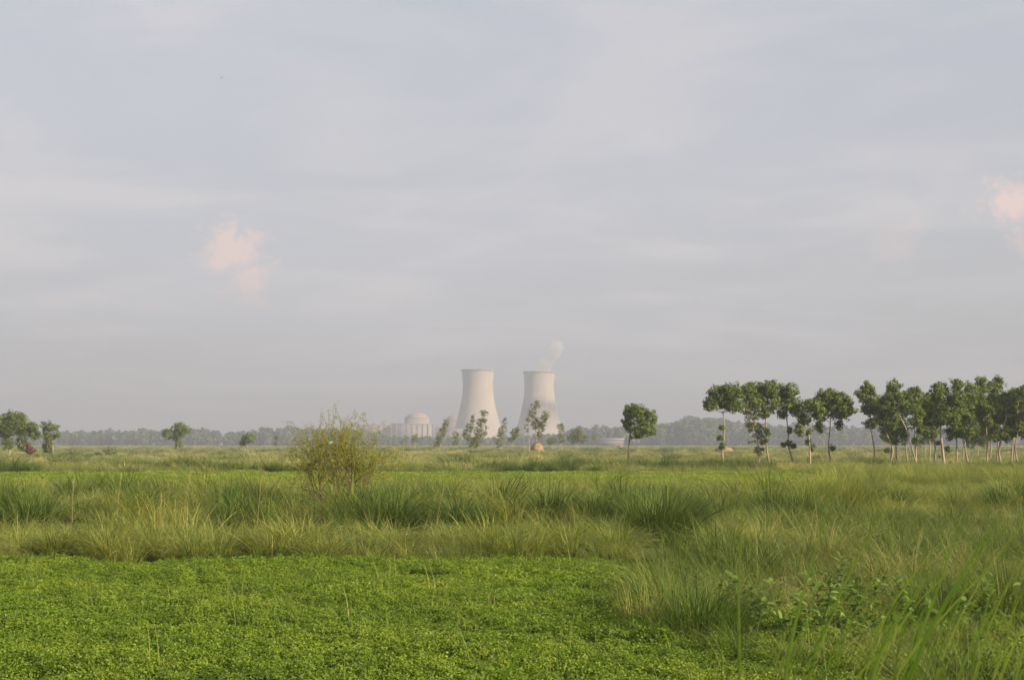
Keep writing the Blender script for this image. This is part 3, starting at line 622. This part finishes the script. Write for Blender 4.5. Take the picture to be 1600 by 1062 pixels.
# ------------------------------------------------------------------ instanced ground cover (stuff)
def blades(n, Rad, h0, h1, lean, arch, width, segs=4, dry=0.1, wind=(0.25, -0.05)):
    r = Rad * np.sqrt(rng.random(n)); th = rng.random(n) * 6.283; phi = th + rng.normal(size=n) * 0.7
    Ln = h0 + (h1 - h0) * rng.random(n); a = np.abs(lean * (0.25 + r / Rad) * (0.4 + 0.9 * rng.random(n))); ar = arch * (0.4 + 1.1 * rng.random(n))
    p = np.stack([r * np.cos(th), r * np.sin(th), np.full(n, -0.03)], 1); rows = [p.copy()]; ts = np.linspace(0, 1, segs + 1)
    for k in range(segs):
        ang = np.minimum(a + ar * ((ts[k] + ts[k + 1]) / 2) ** 1.6, 2.3); st = Ln / segs
        p = p + np.stack([np.sin(ang) * np.cos(phi) * st + wind[0] * ts[k + 1] * st, np.sin(ang) * np.sin(phi) * st + wind[1] * ts[k + 1] * st, np.cos(ang) * st], 1); rows.append(p.copy())
    sidev = np.stack([-np.sin(phi), np.cos(phi), rng.normal(size=n) * .3], 1); w = width * (0.6 + 0.8 * rng.random(n))
    V, A = [], []; g = np.clip(rng.random(n) * 0.85 + (rng.random(n) < dry) * 0.6, 0, 1)
    for k, q in enumerate(rows):
        ww = (w * (1 - ts[k]) ** 0.6 * 0.5 + 0.0006)[:, None]
        V += [q - sidev * ww, q + sidev * ww]
    V = np.stack(V, 1); m = 2 * (segs + 1); b = np.arange(n)[:, None] * m
    Fq = np.concatenate([np.stack([b[:, 0] + 2 * k, b[:, 0] + 2 * k + 1, b[:, 0] + 2 * k + 3, b[:, 0] + 2 * k + 2], 1) for k in range(segs)])
    A = np.zeros((n, m, 4)); A[:, :, 1] = g[:, None]; A[:, :, 0] = np.repeat(ts, 2)[None, :]; A[:, :, 3] = 1
    return V.reshape(-1, 3), Fq, A.reshape(-1, 4)
def variants(name, k, fn, mat):
    col = bpy.data.collections.new(name)      # not linked to the scene: only a source for the geometry nodes
    for i in range(k):
        V, Fq, A = fn(i); o = bpy.data.objects.new('%s_%02d' % (name, i), mesh_np(name, V, [Fq], mat, A)); col.objects.link(o)
    return col
def scatter(name, label, cat, col, nvar, P, rotz, scl, tilt=None):
    n = len(P); me = bpy.data.meshes.new(name); me.vertices.add(n); me.vertices.foreach_set('co', np.asarray(P, dtype=np.float32).ravel())
    rot = np.zeros((n, 3), dtype=np.float32); rot[:, 2] = rotz
    if tilt is not None: rot[:, 0:2] = tilt
    a = me.attributes.new('rot', 'FLOAT_VECTOR', 'POINT'); a.data.foreach_set('vector', rot.ravel())
    a = me.attributes.new('scl', 'FLOAT_VECTOR', 'POINT'); a.data.foreach_set('vector', np.asarray(scl, dtype=np.float32).ravel())
    a = me.attributes.new('idx', 'INT', 'POINT'); a.data.foreach_set('value', rng.integers(0, nvar, n).astype(np.int32))
    o = obj(name, me); tag(o, label, cat, kind='stuff')
    ng = bpy.data.node_groups.new(name, 'GeometryNodeTree'); ng.interface.new_socket('Geometry', in_out='INPUT', socket_type='NodeSocketGeometry'); ng.interface.new_socket('Geometry', in_out='OUTPUT', socket_type='NodeSocketGeometry')
    N, L = ng.nodes, ng.links; gi, go = N.new('NodeGroupInput'), N.new('NodeGroupOutput'); ip = N.new('GeometryNodeInstanceOnPoints'); ci = N.new('GeometryNodeCollectionInfo')
    ci.inputs['Collection'].default_value = col; ci.inputs['Separate Children'].default_value = True; ci.inputs['Reset Children'].default_value = True
    def na(nm, t):
        q = N.new('GeometryNodeInputNamedAttribute'); q.data_type = t; q.inputs['Name'].default_value = nm; return q.outputs[0]
    e2r = N.new('FunctionNodeEulerToRotation'); L.new(na('rot', 'FLOAT_VECTOR'), e2r.inputs[0])
    L.new(gi.outputs[0], ip.inputs['Points']); L.new(ci.outputs[0], ip.inputs['Instance']); ip.inputs['Pick Instance'].default_value = True
    L.new(na('idx', 'INT'), ip.inputs['Instance Index']); L.new(e2r.outputs[0], ip.inputs['Rotation']); L.new(na('scl', 'FLOAT_VECTOR'), ip.inputs['Scale'])
    L.new(ip.outputs[0], go.inputs[0])
    md = o.modifiers.new('scatter', 'NODES'); md.node_group = ng
    return o
def pts(n, y0, y1, xl, xr, power=0.0):
    """n points between depths y0..y1; xl, xr give the side limits at a depth"""
    y = y0 + (y1 - y0) * rng.random(n * 3); lo, hi = xl(y), xr(y); wmax = np.max(hi - lo)
    keep = rng.random(len(y)) < (hi - lo) / wmax; y, lo, hi = y[keep][:n], lo[keep][:n], hi[keep][:n]
    return np.stack([lo + (hi - lo) * rng.random(len(y)), y], 1)
side = lambda y: 0.42 * y + 4
def noise2(x, y, s=1.0, ph=0.0):
    return (np.sin(x * 1.3 * s + 1.7 * np.sin(y * .6 * s + ph) + ph) + np.sin(y * 1.1 * s + 1.9 * np.sin(x * .7 * s) + 2 * ph) + np.sin((x + y) * 2.3 * s + ph)) / 3
# crop boundary on the right
BX, BY = [3.4, 2.6, 1.5, 1.6, 2.2, 2.7, 3.0], [13.0, 16.0, 17.0, 19.0, 23.0, 27.0, 33.0]
crop_r = lambda y: np.interp(y, BY, BX)

def crop_patch(i):
    # ten to a dozen sprawling little plants in 0.7 m: dome of leaf sprays each
    Ps, Ns, gs = [], [], []
    for _ in range(13):
        c = (rng.random(2) - 0.5) * 0.8; rad = 0.12 + 0.12 * rng.random(); h = 0.15 + 0.10 * rng.random(); k = int(165 * (rad / 0.18) ** 2); tone = rng.random()
        a = rng.random(k) * 6.283; u = np.sqrt(rng.random(k)); z = h * (1 - 0.75 * u ** 2) * (0.55 + 0.45 * rng.random(k) ** 0.5)
        # leaves come in sprays of three
        P = np.repeat(np.stack([c[0] + rad * u * np.cos(a), c[1] + rad * u * np.sin(a), z], 1), 3, 0) + rng.normal(size=(3 * k, 3)) * 0.016
        Ps.append(P); Ns.append(rng.normal(size=(3 * k, 3)) * 0.5 + np.array([0, 0, 0.9]) + np.repeat(np.stack([np.cos(a) * u, np.sin(a) * u, 0 * a], 1), 3, 0) * .5)
        gs.append(np.clip(0.45 * tone + 0.55 * rng.random(3 * k), 0, 1))
    P = np.vstack(Ps); n = len(P)
    return leaves_np(P, np.vstack(Ns), 0.034 * (0.7 + .6 * rng.random(n)), 0.019 * (0.7 + .6 * rng.random(n)), np.concatenate(gs))
crop_col = variants('crop_patch', 6, crop_patch, M['crop']); crop_far = variants('far_crop_patch', 4, crop_patch, M['crop_far'])
def crop_points(y0, y1, xl, xr, step, sc0):
    ys = np.arange(y0, y1, step); P = []
    for y in ys:
        xs = np.arange(xl(y), xr(y), step); P.append(np.stack([xs + rng.normal(size=len(xs)) * step * .25, y + rng.normal(size=len(xs)) * step * .25], 1))
    P = np.vstack(P); n = len(P); z = np.zeros(n); nz = noise2(P[:, 0], P[:, 1], .9); s = sc0 * (0.9 + 0.25 * rng.random(n))
    zs = s * np.clip(0.95 + 0.32 * nz, 0.5, 1.35) * np.where(noise2(P[:, 0], P[:, 1] * 1.6, 1.7, 3.3) > .62, .45, 1.0)
    return np.column_stack([P, z]), np.column_stack([s, s, zs])
P, S = crop_points(12.4, 28.9, lambda y: -side(y), lambda y: float(crop_r(y)) + 0.3, 0.5, 1.0)
scatter('crop_leaves', 'bright green low leafy crop filling the near field', 'crop', crop_col, 6, P, rng.random(len(P)) * 6.28, S)
P, S = crop_points(80, 111, lambda y: -side(y), lambda y: 19.5 + 0.1 * (y - 80), 1.15, 2.3); S[:, 2] *= 0.6
scatter('far_crop_leaves', 'strip of bright green crop beyond the tall grass', 'crop', crop_far, 4, P, rng.random(len(P)) * 6.28, S)
P, S = crop_points(12.4, 24, lambda y: float(crop_r(y)) + 0.3, side, 0.75, 1.0); S[:, 2] *= 1.2
scatter('undergrowth', 'low leafy undergrowth between the rough grass on the right', 'undergrowth', crop_col, 6, P, rng.random(len(P)) * 6.28, S)
# thin stray grass stems standing in the crop
wisp = variants('wisp', 4, lambda i: blades(8, 0.15, 0.3, 0.6, 0.45, 0.9, 0.0045, 4, 0.06), M['grass'])
P = pts(800, 13, 28.5, lambda y: -side(y), crop_r); clus = noise2(P[:, 0] * .5, P[:, 1] * .5, 1.0, 2.0) > -0.15; P = P[clus]
scatter('crop_weed_grass', 'thin pale grass stems standing among the leafy crop', 'grass', wisp, 4, np.column_stack([P, np.zeros(len(P))]), rng.random(len(P)) * 6.28, np.repeat((0.7 + .7 * rng.random(len(P)))[:, None], 3, 1))

# tall grass
tA = variants('tuft_green', 6, lambda i: blades(165, 0.26, 0.6, 1.35, 0.5, 1.2, 0.013, 5, 0.12), M['grass'])
tB = variants('tuft_pale', 6, lambda i: blades(190, 0.28, 0.55, 1.3, 0.65, 1.6, 0.010, 5, 0.2), M['grass_pale'])
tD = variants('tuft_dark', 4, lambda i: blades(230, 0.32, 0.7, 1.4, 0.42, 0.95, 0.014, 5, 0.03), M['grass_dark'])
tN = variants('tuft_near', 6, lambda i: blades(120, 0.26, 0.5, 1.25, 0.5, 1.2, 0.009, 6, 0.12), M['grass_near'])
tP = variants('tuft_near_pale', 6, lambda i: blades(120, 0.28, 0.5, 1.2, 0.6, 1.5, 0.007, 6, 0.25), M['grass_olive'])
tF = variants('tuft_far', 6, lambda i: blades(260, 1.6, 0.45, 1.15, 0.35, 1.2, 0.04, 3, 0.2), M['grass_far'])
WEEDS = []
def put(name, label, col, nv, P, h, spread=0.32):
    n = len(P); f = h * (1 - spread + 2 * spread * rng.random(n)) * np.where(rng.random(n) < .12, 1.25, 1.0); w = f * (0.8 + .5 * rng.random(n)); w = np.maximum(w, 0.5)
    scatter(name, label, 'grass', col, nv, np.column_stack([P, np.zeros(n)]), rng.random(n) * 6.283, np.column_stack([w, w, f]), rng.normal(size=(n, 2)) * .07)
def path_free(P):
    P = P[~((np.abs(P[:, 0] + 5.9) < 1.2) & (P[:, 1] > 44.5) & (P[:, 1] < 48) & (rng.random(len(P)) < .75))]
    return P[~((P[:, 0] > 10.2) & (P[:, 1] > 42.6) & (P[:, 1] < 48.6))]
lx, rx_ = (lambda y: -side(y)), (lambda y: side(y))
front = pts(340, 29.2, 33.4, lx, lambda y: 0 * y + 2.5); front[:, 1] += .6 * noise2(front[:, 0], 0 * front[:, 0], .8)
m = noise2(front[:, 0], front[:, 1], .55, 1.3) + .5 * rng.normal(size=len(front)) > 0
put('front_grass', 'front row of arching green grass along the crop edge', tA, 6, front[m], 0.68, .5)
put('front_pale_grass', 'pale yellowish grass mixed into the front row along the crop edge', tB, 6, front[~m], 0.68, .5)
mid = path_free(pts(1500, 42.0, 60, lx, rx_)); mid = mid[noise2(mid[:, 0], mid[:, 1], .8, .6) > -.3]; hh = 0.92 + 0.42 * noise2(mid[:, 0], mid[:, 1], .45, 1.0); q = noise2(mid[:, 0], mid[:, 1], .3, 4.0) + .3 * rng.normal(size=len(mid))
put('tall_grass', 'tall green grass in the belt behind the ditch', tA, 6, mid[q > -.05], hh[q > -.05])
put('tall_pale_grass', 'tall pale feathery grass in the belt behind the ditch', tB, 6, mid[q <= -.05], hh[q <= -.05])
dk = path_free(np.vstack([pts(260, 39.5, 45, lx, rx_), pts(240, 45, 58, lx, rx_)])); put('tall_dark_grass', 'dark green clumps in the belt of tall grass', tD, 4, dk[noise2(dk[:, 0], dk[:, 1], .4, 3) > -.05], 0.95)
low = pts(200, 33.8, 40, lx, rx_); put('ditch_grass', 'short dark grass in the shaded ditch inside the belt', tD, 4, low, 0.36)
bk = pts(1200, 60, 80, lx, rx_); put('back_grass', 'lower grass between the tall belt and the far crop strip', tB, 6, bk, 0.6)
rb = pts(1300, 80, 112, lambda y: 20 + 0.1 * (y - 80), rx_); put('side_grass', 'rough grass beside the far crop strip', tA, 6, rb, 0.8)
# the rough grass coming forward on the right
rg = path_free(np.vstack([pts(1500, 17, 44, crop_r, rx_), pts(330, 12.5, 17.5, crop_r, rx_)])); rg = rg[(rg[:, 1] > 16.8) | (rg[:, 0] > crop_r(rg[:, 1]) + .15)]
for wx, wy in [(px_x(a_, depth_of(b_)), depth_of(b_)) for a_, b_ in ((1180, 985), (1268, 1000), (1232, 1010), (1335, 990), (1420, 985), (1545, 985))]:
    rg = rg[~((np.abs(rg[:, 0] - wx) < .35) & (rg[:, 1] < wy + .3) & (rg[:, 1] > wy - 1.0))]
rg = rg[~((np.abs(rg[:, 0] - 3.6) < 1.0) & (rg[:, 1] > 30) & (rg[:, 1] < 36.5))]
q = noise2(rg[:, 0], rg[:, 1], .8, 5.0) + .3 * rng.normal(size=len(rg)); hh = (0.78 + .24 * noise2(rg[:, 0], rg[:, 1], .7, 2.2)) * np.interp(rg[:, 1], [13, 15.5, 17.3, 19.5], [.62, .6, .5, 1.0])
put('rough_grass', 'rough green grass on the right, close to the viewer', tN, 6, rg[q > -.1], hh[q > -.1])
put('rough_pale_grass', 'rough straw-tinted grass on the right, close to the viewer', tP, 6, rg[q <= -.1], hh[q <= -.1])
# dead brown bottoms of old tufts
dead = variants('tuft_dead', 4, lambda i: blades(110, 0.3, 0.35, 0.8, 0.9, 1.3, 0.011, 4, 0.2), M['dead'])
dp = path_free(np.vstack([pts(260, 33, 46, lx, rx_), pts(90, 19, 33, crop_r, rx_)])); dp = dp[noise2(dp[:, 0], dp[:, 1], .5, 2.5) > -.1]
put('dead_grass', 'brown dead grass at the feet of the tall tufts', dead, 4, dp, .75)
# seed stalks and strays over the belt
def stalks(i):
    a_ = blades(6, .3, .8, 1.5, .35, .6, .007, 5, .6); return a_
st_col = variants('stalks', 5, stalks, M['grass_pale']); sp_ = path_free(pts(320, 17, 60, lx, rx_)); sp_ = sp_[(sp_[:, 1] > 29.5) | (sp_[:, 0] > crop_r(sp_[:, 1]) + .5)]
put('seed_stalks', 'thin bleached stems sticking out of the tall grass', st_col, 5, sp_, .85)
# beyond the strip
e = pts(1300, 111, 128, lx, rx_); q = noise2(e[:, 0], e[:, 1], .12, 1)
put('edge_grass', 'dark tall grass edging the far crop strip', tD, 4, e[q > 0.1], 0.95)
put('edge_pale_grass', 'pale grass edging the far crop strip', tB, 6, e[q <= 0.1], 0.95)
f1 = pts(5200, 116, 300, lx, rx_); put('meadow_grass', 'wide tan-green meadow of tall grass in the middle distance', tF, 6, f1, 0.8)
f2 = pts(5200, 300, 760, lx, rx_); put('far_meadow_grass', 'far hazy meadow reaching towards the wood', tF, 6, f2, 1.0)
f3 = pts(420, 125, 520, lx, rx_); scatter('meadow_clumps', 'scattered dark green clumps in the meadow', 'grass', tD, 4, np.column_stack([f3, np.zeros(len(f3))]), rng.random(len(f3)) * 6.28, np.column_stack([1.8 + rng.random((len(f3), 1)) * 1.6, 1.8 + rng.random((len(f3), 1)) * 1.6, 0.9 + .5 * rng.random((len(f3), 1))]))

# ------------------------------------------------------------------ individual clumps and plants
def clump(label, px, py, h, rad, n, mat, arch=0.9, lean=.4, width=.011, dry=.05):
    D = depth_of(py); x = px_x(px, D); V, Fq, A = blades(n, rad, h * .7, h * 1.2, lean, arch, width, 6, dry)
    o = MB().add(V, Fq, attr=A).build('grass_clump', M[mat], None, False, (x, D, 0)); tag(o, label, 'grass clump', 'large grass clumps'); return o
clump('big dark green grass clump above the crop edge, shaded on one side', 1030, 853, 1.45, .65, 1300, 'grass_dark', width=.018)
clump('bright dense grass clump at the crop corner, close in', 1095, 1003, .95, .42, 600, 'grass_near', width=.009)
clump('smaller green grass clump at the crop edge left of the close one', 1008, 985, .72, .34, 380, 'grass_near', width=.008)
clump('tall pale plume-like grass clump by the dirt track', 1300, 803, 1.65, .7, 900, 'grass_pale')
clump('tall green grass clump left of the pale plume-like one', 1262, 806, 1.45, .5, 600, 'grass')
clump('bleached grass clump in front of the thorny bush', 500, 822, .85, .45, 500, 'grass_pale', 1.2, .5)
clump('dark upright grass clump in the belt on the far left side', 228, 812, 1.3, .4, 500, 'grass_dark')
clump('tall narrow green grass clump left of the thorny bush', 357, 810, 1.35, .35, 420, 'grass_dark', .6, .25)
clump('yellow arching grass clump in front of the big dark clump', 965, 868, .85, .4, 600, 'grass_pale', 1.4, .5)
clump('pale sprawling grass clump on the right past the dark clump', 1190, 868, 1.0, .5, 700, 'grass_pale', 1.4, .5)
# dry flower stalks
for k, (px, y0, y1, lab) in enumerate([(112, 842, 748, 'straight bleached grass stalk at the far left of the belt'), (187, 838, 738, 'tall bleached stalk left of the dark upright clump'), (296, 836, 735, 'leaning bleached stalk between the dark upright and tall narrow clumps'), (250, 838, 770, 'short bleached stalk right of the dark upright clump'), (407, 838, 742, 'bleached stalk right of the tall narrow clump'), (692, 838, 758, 'bleached stalk in the belt right of the thorny bush')]):
    D = depth_of(y0); p0 = at(px - 6 * (k % 3), y0, D); p0.z = 0; top = at(px + 3, y1, D)
    t = thing('grass_stalk', lab, 'grass stalk', p0, 'bleached flower stalks in the belt'); e = np.array(top - p0)
    Q = bez((0, 0, 0), (e[0] * .3, 0, e[2] * .6), e, 8); MB().tube(Q, np.linspace(.005, .003, 8), 4).build('stem', M['straw'], t)
    n = 60; u = rng.random(n) * .22 + .78; Pq = np.stack([np.interp(u, np.linspace(0, 1, 8), Q[:, j]) for j in range(3)], 1) + rng.normal(size=(n, 3)) * .012
    V, Fq, A = leaves_np(Pq, rng.normal(size=(n, 3)), .035, .006); MB().add(V, Fq, attr=A).build('plume', M['straw'], t)

# broad-leaved weeds
def leaf_mesh():
    m = MB(); rows = [(0, 0), (.18, .34), (.4, .46), (.65, .34), (.85, .16), (1, 0)]; V = []
    for t, w in rows:
        z = -0.28 * t * t
        V += [(t, -w * .5, z + .1 * w), (t, 0, z), (t, w * .5, z + .1 * w)]
    Fq = []
    for i in range(len(rows) - 1):
        a = 3 * i; Fq += [(a, a + 1, a + 4, a + 3), (a + 1, a + 2, a + 5, a + 4)]
    A = np.tile([.5, .5, .5, 1.0], (len(V), 1)); return m.add(V, Fq, attr=A).mesh('leaf', M['weed'], True)
LEAF = leaf_mesh()
def weed(label, px, py, h, n, size, spread):
    D = depth_of(py); t = thing('leafy_weed', label, 'weed', (px_x(px, D), D, 0), 'broad-leaved weeds in the rough grass')
    ns = 6; n = int(n * 1.5)
    for k in range(ns):
        a = rng.random() * 6.28; e = np.array([math.cos(a) * spread * (.3 + .7 * rng.random()), math.sin(a) * spread * .6, h * (.75 + .3 * rng.random())])
        Q = bez((0, 0, -.03), (e[0] * .3, e[1] * .3, e[2] * .6), e, 8); st = MB().tube(Q, np.linspace(.006, .003, 8), 5).build('stem', M['stem'], t)
        for j in range(n // ns):
            u = .25 + .75 * (j + rng.random()) / (n / ns); p = [np.interp(u, np.linspace(0, 1, 8), Q[:, c]) for c in range(3)]
            o = obj('leaf', LEAF, st, p); o.rotation_euler = (rng.normal() * .35, -.25 + rng.normal() * .4, j * 2.4 + rng.normal() * .4); sz = size * (.6 + .7 * rng.random()); o.scale = (sz, sz, sz)
weed('tall leafy weed with drooping leaves beside the close grass clump', 1128, 992, .85, 44, .12, .2)
weed('leafy weed with curled pale leaves behind the thin upright blade', 1180, 990, .85, 56, .12, .35)
weed('broad leafy weed in the middle of the rough grass, the fullest', 1278, 1000, .85, 90, .13, .5)
weed('low leafy weed at the foot of the fullest weed', 1235, 1014, .62, 60, .12, .42)
weed('leafy weed behind the fullest one, its tips just showing', 1300, 975, .95, 60, .12, .45)
weed('leafy weed right of the fullest one behind the slanting blades', 1345, 996, .8, 80, .13, .45)
weed('low leafy weed in front, below the slanting blades', 1320, 1026, .55, 56, .11, .42)
weed('leafy weed among the slanting blades farther right', 1420, 992, .8, 64, .12, .45)
weed('low leafy weed between the two right-hand weeds', 1480, 1010, .6, 52, .12, .42)
weed('leafy weed near the right picture edge below the slanting blades', 1548, 992, .85, 64, .12, .45)
weed('bushy leafy weed in the belt beside the big dark clump', 1188, 806, 1.05, 60, .17, .5)
weed('small pale leafy weed in the belt right of the thorny bush', 571, 822, .7, 24, .11, .25)

# long blades of a reed grass on the bank right in front of the viewer
def reed(label, D, paths):
    x0 = np.mean([px_x(p[0][0], D) for p in paths]); base = np.array([x0, D, gz(x0, D)]); t = thing('reed_plant', label, 'reed', base, 'reed grass on the near bank')
    for pth in paths:
        w0 = pth[0][2] if len(pth[0]) > 2 else 9; pts_ = [p[:2] for p in pth]
        dd = D + rng.normal() * .25; P = [np.array(at(x, y, dd + .12 * i)) for i, (x, y) in enumerate(pts_)]
        d0 = P[0] - P[1]; root = np.array([P[0][0] + d0[0] * .6, P[0][1], gz(P[0][0], P[0][1]) - .02]); P = [root] + P
        Q = smooth_path(np.array(P), 22); k = np.linspace(0, 1, 22); w = 0.8 * w0 / F_PX * D * np.clip(1.15 - k, 0, 1) ** .5 * np.clip((1 - k) * 4, 0.06, 1) * .5
        T = np.gradient(Q, axis=0); S = np.cross(T, np.array([0.15, 1, 0.1])); S /= np.linalg.norm(S, axis=1)[:, None]; Nn = np.cross(S, T); Nn /= np.linalg.norm(Nn, axis=1)[:, None]
        V = np.stack([Q - S * w[:, None] + Nn * w[:, None] * .4, Q, Q + S * w[:, None] + Nn * w[:, None] * .4], 1).reshape(-1, 3); Fq = []
        for i in range(21): a = 3 * i; Fq += [(a, a + 1, a + 4, a + 3), (a + 1, a + 2, a + 5, a + 4)]
        g = np.tile([.5, rng.random(), .5, 1], (len(V), 1)); MB().add(V - base, Fq, attr=g).build('blade', M['reed'], t, True)
reed('thin upright out-of-focus grass blades nearest the viewer', 2.1, [[(1157, 1062, 9), (1152, 940), (1155, 850), (1163, 770), (1171, 700)], [(1137, 1062, 5), (1136, 1000), (1137, 920)], [(1128, 1062, 4), (1126, 1000), (1130, 930), (1138, 870)]])
reed('slanting out-of-focus grass blades in front of the leafy weeds', 2.3, [[(1219, 1062, 10), (1240, 985), (1262, 895), (1289, 809), (1303, 755)], [(1250, 1062, 9), (1290, 980), (1339, 869), (1379, 797), (1429, 720)], [(1262, 1062, 8), (1290, 990), (1325, 900)], [(1180, 1062, 6), (1215, 1000), (1262, 930)]])
reed('thick slanting out-of-focus grass blades low in the corner', 2.0, [[(1405, 1062, 15), (1446, 977), (1469, 910), (1491, 842), (1506, 795)], [(1400, 1062, 11), (1487, 925), (1544, 831), (1597, 738)], [(1375, 1062, 10), (1450, 990), (1530, 900), (1605, 822)], [(1340, 1062, 9), (1400, 970), (1470, 870), (1540, 800)]])
reed('leaning out-of-focus grass blades running off at the picture edge', 1.9, [[(1480, 1062, 11), (1540, 965), (1610, 872)], [(1540, 1062, 11), (1575, 1010), (1620, 950)], [(1440, 1062, 9), (1520, 1000), (1610, 935)], [(1560, 1062, 8), (1580, 960), (1605, 860)], [(1310, 1062, 8), (1400, 1000), (1490, 945)]])
reed('long thin grass blades arching high over the rough grass', 2.5, [[(1330, 1062, 6), (1400, 930), (1470, 840), (1560, 765)], [(1450, 1062, 6), (1500, 930), (1545, 840), (1590, 770)], [(1510, 1062, 6), (1545, 930), (1575, 850), (1612, 775)], [(1290, 1062, 5), (1340, 940), (1395, 850), (1450, 790)], [(1390, 1062, 5), (1425, 920), (1450, 840), (1490, 760)]])
reed('single out-of-focus grass blade rising from the bottom edge over the crop', 2.0, [[(768, 1062, 13), (800, 1030), (840, 992), (886, 957)]])

pr = random.Random(4)
def fan(label, D, n, x0, x1, lean, top):
    ps = []
    for _ in range(n):
        xb = pr.uniform(x0, x1); h = pr.uniform(.5, 1) * top; ln = lean * pr.uniform(.6, 1.3)
        ps.append([(xb, 1075, pr.uniform(3, 6)), (xb + ln * h * .3, 1075 - h * .4), (xb + ln * h * .65, 1075 - h * .75), (xb + ln * h * 1.1, 1075 - h)])
    reed(label, D, ps)
fan('fine arching grass stems fanning up in front of the leafy weeds', 2.6, 14, 1190, 1360, .55, 260)
fan('fine arching grass stems in the lower corner at the picture edge', 2.4, 26, 1340, 1600, .6, 330)
# ------------------------------------------------------------------ birds
def egret(label, px, py, L_):
    D = depth_of(py); t = thing('egret', label, 'bird', (px_x(px, D), D, 0), 'white egrets in the field'); s = L_
    k = np.linspace(0, 1, 9); MB().tube(np.stack([(k - .5) * s, 0 * k, .55 * s + .12 * s * k], 1), s * .16 * np.sin(np.pi * (k * .9 + .08)) + .01, 8).build('body', M['white'], t, True)
    MB().tube([(s * .4, 0, .68 * s), (s * .55, 0, .85 * s), (s * .45, 0, 1.05 * s), (s * .55, 0, 1.2 * s)], [s * .06, s * .045, s * .04, s * .05], 6).build('neck', M['white'], t, True)
    MB().tube([(s * .56, 0, 1.2 * s), (s * .8, 0, 1.16 * s)], [s * .03, s * .006], 5).build('beak', M['straw'], t)
    for q in (-.05, .05): MB().tube([(0, q * s, .5 * s), (.02, q * s, 0)], s * .018, 4).build('leg', M['black'], t)
egret('white egret in the far grass, left one of the two near the sapling', 416.5, 697, .75)
egret('white egret in the far grass, nearer the sapling', 421.5, 697, .75)
egret('white egret alone in the meadow left of the three-lobed tree', 214.5, 710, .5)
c = at(346, 122, 420); t = thing('flying_bird', 'tiny dark bird flying high in the sky', 'bird', c)
MB().tube([(-.28, 0, 0), (-.1, 0, .02), (.12, 0, .01), (.3, 0, 0)], [.02, .09, .08, .02], 8).build('body', M['black'], t, True)
for s in (-1, 1): MB().add([(-.1, 0, .03), (.14, 0, .03), (.05, s * .4, .16), (-.08, s * .4, .16), (-.12, s * .75, .1)], [(0, 1, 2, 3)], [(3, 2, 4)]).build('wing', M['black'], t)

# ------------------------------------------------------------------ steam and air
def steam():
    D = 2512; mb = MB(); P = [at(845, 584, D), at(850, 572, D), at(857, 560, D), at(867, 548, D), at(874, 538, D)]
    mb.tube(smooth_path([np.array(p) for p in P], 12), np.concatenate([np.linspace(15, 12, 6), np.linspace(12, 14, 6)]), 14)
    m, N, L = new_mat('steam'); v = N.new('ShaderNodeVolumePrincipled'); v.inputs['Color'].default_value = (1, 1, 1, 1)
    tc = N.new('ShaderNodeTexCoord'); nz = tnoise(N, L, 0.05, 4, tc.outputs['Object']); L.new(mrange(N, L, nz, .36, .64, 0, .065), v.inputs['Density'])
    o = N.new('ShaderNodeOutputMaterial'); L.new(v.outputs[0], o.inputs['Volume'])
    tag(mb.build('steam', m, None, True), 'thin white steam drifting from the stained cooling tower', 'steam', kind='stuff')
steam()
def haze():
    m, N, L = new_mat('haze'); v = N.new('ShaderNodeVolumePrincipled'); v.inputs['Color'].default_value = (.44, .485, .57, 1); v.inputs['Density'].default_value = 0.00046; v.inputs['Anisotropy'].default_value = 0.0
    o = N.new('ShaderNodeOutputMaterial'); L.new(v.outputs[0], o.inputs['Volume'])
    tag(MB().box(-5010, 5010, -1010, 6510, -1.2, 190).build('haze', m), 'pale grey haze lying over the whole plain', 'haze', kind='stuff')
haze()
